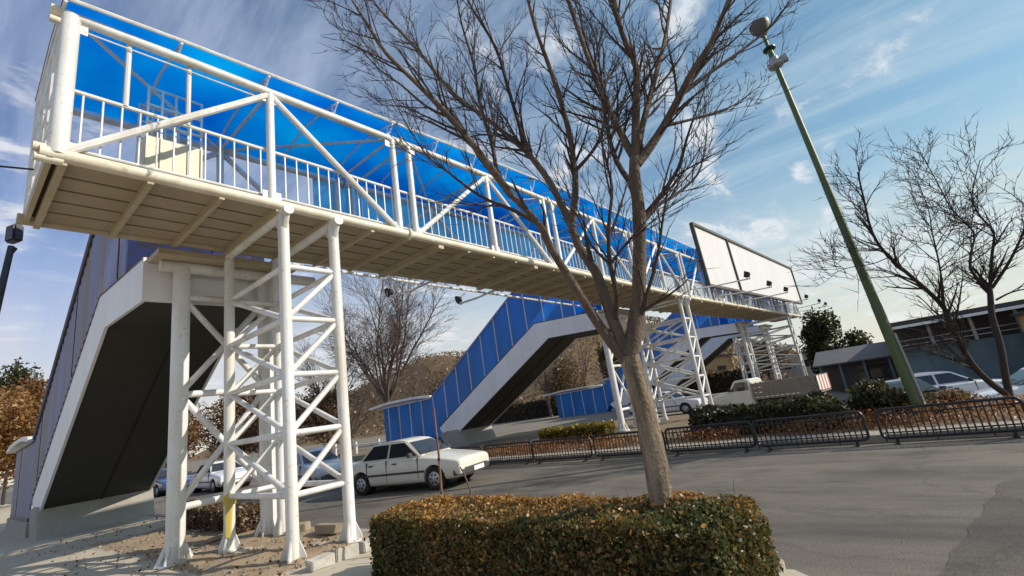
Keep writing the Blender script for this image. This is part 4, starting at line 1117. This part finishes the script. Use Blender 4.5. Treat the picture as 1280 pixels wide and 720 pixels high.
def car(label, loc, rz, paint, group='cars on the roads', hatch=False, lod=0):
    t = thing('parked_car' if lod else 'sedan_car', label, 'car', loc, group, rz)
    K = dict(parent=t, local=True)
    def ring(w, zb_, zbelt, ztop, tuck=.91):
        return [(0, zb_), (w * .80, zb_), (w * .96, zb_ + .05), (w, zb_ + .16), (w * 1.0, (zb_ + zbelt) / 2 + .05), (w * .975, zbelt - .02), (w * tuck, ztop), (0, ztop + .025)]
    tail = -1.72 if hatch else -2.12
    if hatch:
        S_ = [(-1.80, ring(.66, .36, .62, .70)), (-1.76, ring(.74, .26, .82, .90)), (-1.5, ring(.79, .2, .86, .94)), (-.9, ring(.81, .18, .87, .93)), (0, ring(.82, .18, .86, .91))]
    else:
        S_ = [(-2.14, ring(.66, .36, .62, .72)), (-2.09, ring(.74, .28, .76, .86)), (-1.75, ring(.79, .22, .82, .90)), (-1.2, ring(.81, .18, .84, .905)), (-.5, ring(.82, .18, .84, .90)), (.2, ring(.82, .18, .835, .895))]
    S_ += [(.85, ring(.815, .18, .83, .90)), (1.05, ring(.81, .18, .82, .88)), (1.6, ring(.79, .2, .76, .805)), (2.0, ring(.78, .24, .71, .745)), (2.13, ring(.76, .27, .65, .71)), (2.17, ring(.72, .31, .58, .65))]
    body = build('body', loft(S_, 8), M[paint], **K)
    subsurf(body, 2)
    wx = (-1.12 if hatch else -1.28, 1.32)
    if lod < 2:
        bool_cut(body, [([(x, y0, .30), (x, y1, .30)], .345, 20) for x in wx for y0, y1 in ((.52, 1.2), (-1.2, -.52))])
    # cabin: pillars and roof as one shell, glass as parts
    rb_ = (-1.62, .80, -1.30, 1.34) if hatch else (-1.45, .88, -.98, 1.31)    # base x,z / roof x,z at the rear
    fb = (.98, .895, .30, 1.32)
    wb, wr = .735, .565
    cs = MB()
    prof = [(rb_[0], rb_[1] - .06), (rb_[2], rb_[3] - .02), (rb_[2] + .25, rb_[3] + .03), (-.3, 1.37), (fb[2] - .25, fb[3] + .03), (fb[2], fb[3] - .015), (fb[0], fb[1] - .06)]
    wd = [wb, wr, wr - .02, wr - .02, wr - .02, wr, wb]
    A = [(x, w, z) for (x, z), w in zip(prof, wd)]; B = [(x, -w, z) for (x, z), w in zip(prof, wd)]
    m = len(A)
    cs.add(A + B, [tuple(range(m)), tuple(reversed(range(m, 2*m)))] + [(i, (i+1) % m, (i+1) % m + m, i + m) for i in range(m)])
    build('cabin', cs, M[paint], bevel=.03, **K)
    def pane(name, q, push):
        q = [Vector(p) for p in q]; nn = (q[1] - q[0]).cross(q[3] - q[0]).normalized()
        if nn.dot(Vector(push)) < 0: nn = -nn
        c = sum(q, Vector()) / 4
        a = [p + nn * .006 for p in q]; b2 = [p - nn * .02 for p in q]
        mb = MB(); mb.add(a + b2, [(0,1,2,3), (7,6,5,4), (0,4,5,1), (1,5,6,2), (2,6,7,3), (3,7,4,0)])
        return build(name, mb, M['glass'], smooth=False, **K)
    def P2(u, v, side):    # u along the cabin base front->rear between pillars, v up
        return None
    dxr = rb_[2] - rb_[0]; dxf = fb[2] - fb[0]
    pane('windscreen', [(fb[0] - .10 + 0, -wb * .90, fb[1] + .045), (fb[0] - .10, wb * .90, fb[1] + .045), (fb[2] + .055, wr * .90, fb[3] - .055), (fb[2] + .055, -wr * .90, fb[3] - .055)], (1, 0, .5))
    pane('rear_window', [(rb_[0] + .09, -wb * .88, rb_[1] + .05), (rb_[0] + .09, wb * .88, rb_[1] + .05), (rb_[2] - .045, wr * .88, rb_[3] - .06), (rb_[2] - .045, -wr * .88, rb_[3] - .06)], (-1, 0, .5))
    for s in (1, -1):
        def sp(x, z):
            f = (z - .84) / (1.31 - .84); return (x, s * (wb + (wr - wb) * f + .008), z)
        zl, zh = .915, 1.275
        xr0, xr1 = rb_[0] + .22, rb_[2] + .10
        xf0, xf1 = fb[0] - .24, fb[2] - .05
        mid = -.28
        pane('side_window', [sp(mid + .04, zl), sp(xf0, zl), sp(xf1, zh), sp(mid + .04, zh)], (0, s, 0))
        pane('side_window', [sp(xr0, zl), sp(mid - .04, zl), sp(mid - .04, zh), sp(xr1, zh)], (0, s, 0))
        y = s * .80
        build('mirror', MB().box((.66, s * .90, .95), (.10, .17, .12)), M['plastic'], bevel=.02, **K)
        ds = MB()
        for x in (mid, .82, -1.02): ds.box((x, s * .795, .60), (.012, .055, .52))
        build('door_seam', ds, M['black'], **K)
        for x in (-.85, .02): build('door_handle', MB().box((x, s * .822, .76), (.16, .03, .035)), M['plastic'], bevel=.006, **K)
        build('side_moulding', MB().box((-.02, s * .822, .50), (2.1, .03, .055)), M['plastic'], bevel=.008, **K)
        build('headlight', MB().box((2.085, s * .50, .585), (.10, .30, .125)), M['lens'], bevel=.02, **K)
        build('indicator', MB().box((2.03, s * .685, .585), (.10, .09, .115)), M['amber'], bevel=.015, **K)
        build('tail_light', MB().box((tail + .045, s * .56, .70), (.09, .26, .15)), M['redlens'], bevel=.02, **K)
        for x in wx:
            w = build('wheel', MB().tube([(x, s * .60, .29), (x, s * .625, .29), (x, s * .77, .29), (x, s * .79, .29)], [.27, .29, .29, .27], 24), M['tyre'], **K)
            rm = MB().tube([(x, s * .785, .29), (x, s * .80, .29)], [.185, .165], 18)
            build('rim', rm, M['chrome'], w, local=True)
            hb = MB()
            for k in range(6):
                a = k * math.pi / 3; hb.tube([(x + .11 * math.cos(a), s * .796, .29 + .11 * math.sin(a)), (x + .11 * math.cos(a), s * .806, .29 + .11 * math.sin(a))], .032, 8)
            build('rim_slot', hb, M['black'], w, local=True)
            build('wheel_well', MB().tube([(x, s * .50, .32), (x, s * .60, .32)], .36, 18), M['black'], **K)
    build('grille', MB().box((2.115, 0, .60), (.06, .62, .09)), M['plastic'], bevel=.01, **K)
    build('badge', MB().tube([(2.135, 0, .60), (2.152, 0, .60)], .035, 12), M['chrome'], **K)
    build('front_bumper', MB().prism([(1.92, -.80), (2.16, -.70), (2.23, -.4), (2.24, 0), (2.23, .4), (2.16, .70), (1.92, .80)], 2, .30, .475), M['plastic'], bevel=.03, **K)
    build('rear_bumper', MB().prism([(tail + .2, -.80), (tail - .05, -.7), (tail - .11, 0), (tail - .05, .7), (tail + .2, .80)], 2, .32, .50), M['plastic'], bevel=.03, **K)
    build('number_plate', MB().box((2.246, 0, .395), (.012, .50, .11)), M['plate'], **K)
    build('number_plate', MB().box((tail - .118, 0, .42), (.012, .50, .11)), M['plate'], **K)
    wp = MB()
    for y in (-.45, .1): wp.beam((.93, y, .935), (.74, y + .42, 1.06), .015, .012)
    build('wiper', wp, M['black'], **K)
    build('underside', MB().box((0, 0, .21), (3.3, 1.1, .12)), M['black'], **K)
    return t
HD = -math.pi / 2
car('ivory white four door sedan driving past on the near carriageway behind the hedge', (9.05, 11.75, 0.0), HD + .22, 'carwhite')
car('silver blue sedan following the white sedan, between two legs of the nearest tower', (9.6, 18.8, 0.0), HD - .03, 'carsilver')
car('white car farther back on the road, seen through the bottom bays of the nearest tower', (9.4, 27.5, 0), HD, 'carsnow')
car('dark blue car farthest back on the road, right of the thick portal post', (8.6, 33.0, 0), HD, 'carblue')
car('white sedan parked at right behind the lamp post, nearest the teal shopfront', (25.0, -.55, -.66), HD + .35, 'carsnow', lod=1)
car('white hatchback parked behind the leaning stems of the median tree', (20.5, -2.9, -.64), math.pi / 2 + .25, 'carsnow', hatch=True, lod=1)
car('black car parked behind the shrub, left of the white sedan at right', (21.2, .55, -.62), -2.6, 'carblack', lod=1)
car('dark car cut by the right edge of the picture', (25.0, -5.6, -.66), HD + .1, 'carblack', lod=1)
car('white car far off seen through the bracing of the middle lattice tower', (27.5, 11.5, 0), HD, 'carsnow', lod=1)

def pickup(label, loc, rz):
    t = thing('pickup_truck', label, 'truck', loc, None, rz)
    K = dict(parent=t, local=True)
    def sect(w, zb_, zt_, tk=.9): return [(0, zb_), (w * .9, zb_), (w, zb_ + .1), (w, (zb_ + zt_) / 2), (w * .98, zt_ - .05), (w * tk, zt_), (0, zt_ + .02)]
    build('bonnet', subsurf(build('nose', loft([(1.25, sect(.78, .35, 1.0)), (1.3, sect(.8, .32, 1.02)), (1.9, sect(.79, .32, .98)), (2.35, sect(.76, .34, .9)), (2.45, sect(.7, .4, .8))], 7), M['carwhite'], **K), 2) and MB().box((1.8, 0, 1.0), (.9, 1.1, .02)), M['carwhite'], **K)
    cb = MB().prism([(.2, .35), (.2, 1.45), (.3, 1.55), (.95, 1.55), (1.35, 1.02), (1.4, .35)], 1, -.78, .78)
    build('cab', cb, M['carwhite'], bevel=.05, **K)
    for s in (1, -1):
        build('side_window', MB().prism([(.34, 1.05), (.36, 1.44), (.9, 1.44), (1.2, 1.05)], 1, s * .775, s * .79), M['glass'], **K)
        build('headlight', MB().box((2.43, s * .55, .72), (.06, .24, .17)), M['lens'], bevel=.02, **K)
        build('mirror', MB().box((1.2, s * .92, 1.15), (.08, .2, .18)), M['black'], bevel=.02, **K)
        for x in (1.75, -1.55):
            w = build('wheel', MB().tube([(x, s * .58, .33), (x, s * .61, .33), (x, s * .76, .33), (x, s * .78, .33)], [.3, .33, .33, .3], 20), M['tyre'], **K)
            build('rim', MB().tube([(x, s * .775, .33), (x, s * .79, .33)], [.2, .18], 14), M['galv'], w, local=True)
    build('windscreen', MB().add([(.985, -.68, 1.50), (.985, .68, 1.50), (1.325, .72, 1.06), (1.325, -.72, 1.06), (1.005, -.68, 1.515), (1.005, .68, 1.515), (1.345, .72, 1.075), (1.345, -.72, 1.075)], [(0,1,2,3), (7,6,5,4), (0,4,5,1), (1,5,6,2), (2,6,7,3), (3,7,4,0)]), M['glass'], smooth=False, **K)
    bd = MB().box((-1.2, 0, .62), (2.75, 1.75, .08))
    build('bed_floor', bd, M['bed'], **K)
    for s in (1, -1):
        sd_ = MB()
        for z in (.78, 1.0, 1.22): sd_.box((-1.2, s * .87, z), (2.75, .03, .19))
        for i in range(13): sd_.box((-2.5 + i * .217, s * .895, 1.0), (.05, .03, .68))
        build('bed_side', sd_, M['bed'], smooth=False, **K)
    for x in (.16, -2.56):
        b2 = MB()
        for z in (.78, 1.0, 1.22): b2.box((x, 0, z), (.03, 1.7, .19))
        for y in (-.8, -.3, .3, .8): b2.box((x - .03, y, 1.0), (.03, .08, .68))
        build('bed_gate', b2, M['bed'], smooth=False, **K)
    tp = MB()
    for i in range(4): tp.box((-2.615, -.66 + .44 * i, .98), (.02, .20, .62))
    build('tail_stripe', tp, M['tailred'], **K)
    tp = MB()
    for i in range(4): tp.box((-2.615, -.44 + .44 * i, .98), (.021, .23, .62))
    build('tail_board', tp, M['plate'], **K)
    build('chassis', MB().box((-.3, 0, .46), (4.4, .8, .14)), M['black'], **K)
    build('front_bumper', MB().box((2.5, 0, .45), (.1, 1.5, .16)), M['plastic'], bevel=.03, **K)
    return t
pickup('old pickup truck with a slatted timber cargo bed parked behind the median shrubs', (25.2, 5.7, -.12), math.pi / 2 - .12)

# ------------------------------------------------------------------ buildings at the right
sh = thing('shop_building', 'long single storey shop with teal shopfront, dark open upper band and flat dark roof', 'building', (36, -4, -.66))
build('wall', MB().prism([(.55, -.7), (.55, 1.62), (-14, 1.62), (-14, -.7)], 0, 34.3, 42), M['teal'], sh, smooth=False)
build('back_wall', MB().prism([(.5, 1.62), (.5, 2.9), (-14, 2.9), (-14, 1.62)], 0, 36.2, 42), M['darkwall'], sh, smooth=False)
build('roof', MB().prism([(.7, 2.95), (.7, 3.17), (-14.2, 3.17), (-14.2, 2.95)], 0, 33.2, 42.3), M['slab'], sh, smooth=False)
build('fascia_board', MB().box((33.16, -6.7, 2.86), (.06, 14.6, .14)), M['fascia'], sh, smooth=False)
build('awning', MB().box((34.0, -1.0, 1.68), (.9, 3.2, .06)), M['greyroof'], sh, smooth=False)
for y in (.4, -1.2, -2.9, -4.6, -6.6, -9):
    build('post', MB().box((34.2, y, 2.28), (.12, .14, 1.34)), M['galv'], sh, smooth=False)
for z in (1.86, 2.12):
    build('rail', MB().beam((34.2, .5, z), (34.2, -4.6, z), .04, .05), M['galv'], sh)
for y in (-.2, -1.5, -2.9, -4.2):
    build('shutter', MB().box((34.27, y, .45), (.05, 1.15, 1.9)), M['teal'], sh, smooth=False)
build('shop_window', MB().box((34.26, -6.2, .6), (.06, 2.0, 1.5)), M['glass'], sh, smooth=False)
tn = thing('kiosk', 'tan painted kiosk with a dark doorway at the right edge of the picture', 'kiosk', (32, -6, -.66))
build('wall', MB().box((32, -6.15, .9), (2.2, 3.4, 3.1)), M['tan'], tn, smooth=False)
build('roof', MB().box((32, -6.15, 2.5), (2.6, 3.8, .12)), M['slab'], tn, smooth=False)
build('door', MB().box((30.88, -5.6, .4), (.05, .9, 2.0)), M['darkwall'], tn, smooth=False)
build('sign_band', MB().box((30.87, -6.1, 2.1), (.06, 3.2, .5)), M['panelcream'], tn, smooth=False)
lo = thing('low_building', 'low grey roofed building with a shaded front, between the bridge end and the lamp post', 'building', (40, 2.8, -.6))
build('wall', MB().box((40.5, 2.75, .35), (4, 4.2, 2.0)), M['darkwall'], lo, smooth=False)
build('roof', MB().prism([(37.3, 1.35), (37.3, 1.43), (40.5, 2.35), (43.5, 1.5), (43.5, 1.35)], 1, .45, 5.05), M['greyroof'], lo, smooth=False)
for y in (1.0, 2.3, 3.6, 4.7): build('post', MB().box((37.6, y, .35), (.12, .12, 2.0)), M['teal'], lo, smooth=False)
build('window', MB().box((38.47, 2.0, .55), (.05, 1.6, .9)), M['glass'], lo, smooth=False)
build('door', MB().box((38.47, 3.9, .25), (.05, .9, 1.8)), M['frame'], lo, smooth=False)
for i, (y, w, h, lab) in enumerate(((12, 9, 3.0, 'pale low wall building far off behind the far stairway'), (26, 12, 4.5, 'brown distant building far off under the bridge'))):
    q = thing('distant_building', lab, 'building', (75, y, 0))
    build('wall', MB().box((78, y, h / 2), (6, w, h)), M['tan' if i else 'concrete'], q, smooth=False)
    build('roof', MB().box((78, y, h + .1), (6.6, w + .6, .2)), M['slab'], q, smooth=False)
    for k in range(4):
        build('window', MB().box((74.97, y - w * .36 + k * w * .24, h * .55), (.08, w * .1, h * .3)), M['glass'], q, smooth=False)

# ------------------------------------------------------------------ hill and far trees
hx = [58 + 6 * i for i in range(30)]; hy = [4 + 6 * j for j in range(45)]
hv = []
for x in hx:
    for y in hy:
        e = sstep(58, 100, x) * sstep(4, 60, y) * (1 - sstep(215, 265, y)) * (1 - sstep(190, 232, x))
        hv.append((x, y, -.3 + e * (17 + 3.0 * math.sin(x * .05 + y * .031) + 1.6 * math.sin(y * .11 + 1) + .8 * math.sin(x * .21 - y * .17))))
hm = MB(); hm.add(hv, [(i*len(hy)+j, (i+1)*len(hy)+j, (i+1)*len(hy)+j+1, i*len(hy)+j+1) for i in range(len(hx)-1) for j in range(len(hy)-1)])
M['hill'] = pmat('dry_hill', (0.20, 0.125, 0.06), 0.95, var=0.9, vscale=.12, var_col=(0.10, 0.065, 0.035), bump=.5, bscale=.8, var2=(0.28, 0.20, 0.11))
struct(build('hill', hm, M['hill']))
n = 34000
P = np.c_[rng.uniform(62, 150, n), rng.uniform(12, 200, n), np.zeros(n)]
P[:, 2] = [sstep(58, 100, x) * sstep(4, 60, y) * (17 + 3.0 * math.sin(x*.05+y*.031) + 1.6*math.sin(y*.11+1)) for x, y, _ in P]
P[:, 2] += rng.uniform(-.2, 1.2, n)
struct(arrays('hill_scrub', leaf_quads(P, .30), 4, M['brownscrub'], None, (.45 + .3 * snoise(P, .05, 3) + .2 * rng.normal(size=n)).clip(0, 1)), 'stuff')
AT = 'autumn trees beyond the road'
leafy_tree('orange leaved autumn tree at the left edge beside the stair entrance', (1.9, 50, 0), 8.2, (4.2, 4.2, 4.0), 'autumn', 61, 20000, .11, AT)
leafy_tree('taller dark evergreen poking above the autumn trees at the left edge', (4.4, 62, 0), 12.5, (2.2, 2.2, 4.6), 'pine', 62, 9000, .14, AT)
leafy_tree('brown autumn tree just left of the nearest stairway cladding', (4.6, 54, 0), 8.6, (3.6, 3.6, 4.2), 'autumn', 63, 18000, .11, AT)
spots = [(19, 50, 7.5, 'brown autumn tree seen through the left bays of the nearest tower'), (24, 56, 8.5, 'brown leafy tree behind the upper left bays of the nearest tower'),
         (22, 40, 6.5, 'rust coloured autumn tree low between the nearest tower legs'), (28, 46, 8.5, 'dense brown tree under the pale bare tree, left part'),
         (33, 44, 8.0, 'dense brown tree under the pale bare tree, right part'), (37, 40, 7.0, 'brown tree touching the top of the blue stairway entrance'),
         (16, 60, 8.0, 'distant brown tree seen right of the thick portal post'),
         (50, 33, 7.0, 'brown tree under the bridge right of the blue stairway soffit'), (55, 28, 6.5, 'rusty brown tree behind the small far stairway'),
         (56, 22, 6.0, 'brown tree behind the middle lattice tower'), (62, 15.5, 6.5, 'orange brown tree behind the bracing of the farthest tower'), (60, 12.5, 5.5, 'low brown tree left of the farthest stairway')]
for i, (x, y, h, lab) in enumerate(spots):
    if i in (3, 4, 8, 10):
        generic_tree(lab.replace('dense brown tree', 'twiggy brown leafless tree').replace('rusty brown tree', 'leafless brown tree').replace('orange brown tree', 'leafless brown tree'), (x, y, -.1), h, 170 + i, .6, r=.14, nl=9, fork=.18, dens=(3.2, 3.0, 2.4), rmin=.016, group=AT); continue
    leafy_tree(lab, (x, y, -.1), h, (h * .46, h * .5, h * .46), 'brownscrub' if i % 3 else 'autumn', 70 + i, 9000, .115, AT, cz=.55, tm=.42)
leafy_tree('olive green evergreen tree behind the right end of the bridge', (47, 5.2, -.6), 6.2, (1.9, 1.7, 2.9), 'pine', 91, 7000, .13, None, cz=.58)
leafy_tree('smaller olive evergreen just right of the taller one at the bridge end', (48, 3.2, -.6), 4.2, (1.6, 1.3, 1.7), 'pine', 92, 3500, .12, None, cz=.6)
leafy_tree('dark conifer standing under the bridge left of the middle lattice tower', (60, 32, 0), 10.5, (1.5, 1.5, 4.6), 'pine', 93, 4000, .2, None, cz=.6)
box_hedge('scrub_row', 'long row of brown scrub along the far road under the bridge', 'hedge', (52, 30, 0), (2.0, 36, 2.2), .25, 16000, .10, 'brownscrub', 95, tmean=.4, lump=.5)

# ------------------------------------------------------------------ left edge: pole with floodlight, cable
pl = thing('floodlight_pole', 'black pole with a floodlight head cut by the left edge of the picture', 'floodlight', (.42, 12.0, .15))
build('pole', MB().tube([(.40, 12, .15), (.47, 12, 4.2), (.60, 12, 6.02)], [.07, .06, .05], 10), M['black'], pl)
build('lamp_head', MB().box((.62, 12, 6.27), (.16, .26, .34), .4), M['black'], pl, bevel=.03)
build('bracket', MB().tube([(.57, 12, 5.8), (.66, 12.02, 6.0)], .03, 8), M['black'], pl)
cb = []
a0, a1 = Vector((-14, 16.0, 8.2)), Vector((.56, 8.7, 6.05))
for i in range(17):
    f = i / 16; p = a0.lerp(a1, f); p.z -= 1.2 * 4 * f * (1 - f) * .25; cb.append(p)
tag(build('cable', MB().tube(cb, .014, 6), M['black']), 'thin black overhead cable running from the left edge to the end of the bridge', 'cable')
wr = thing('white_barrier', 'low white pipe barrier on the median left of the blue stairway entrance', 'barrier', (21, 33, .1))
build('rail', MB().tube([(21, 27.5, .75), (21, 37, .75)], .05, 8), M['white'], wr)
for y in (28, 31, 34, 37): build('post', MB().tube([(21, y, .05), (21, y, 1.0)], .09, 8), M['white'], wr)
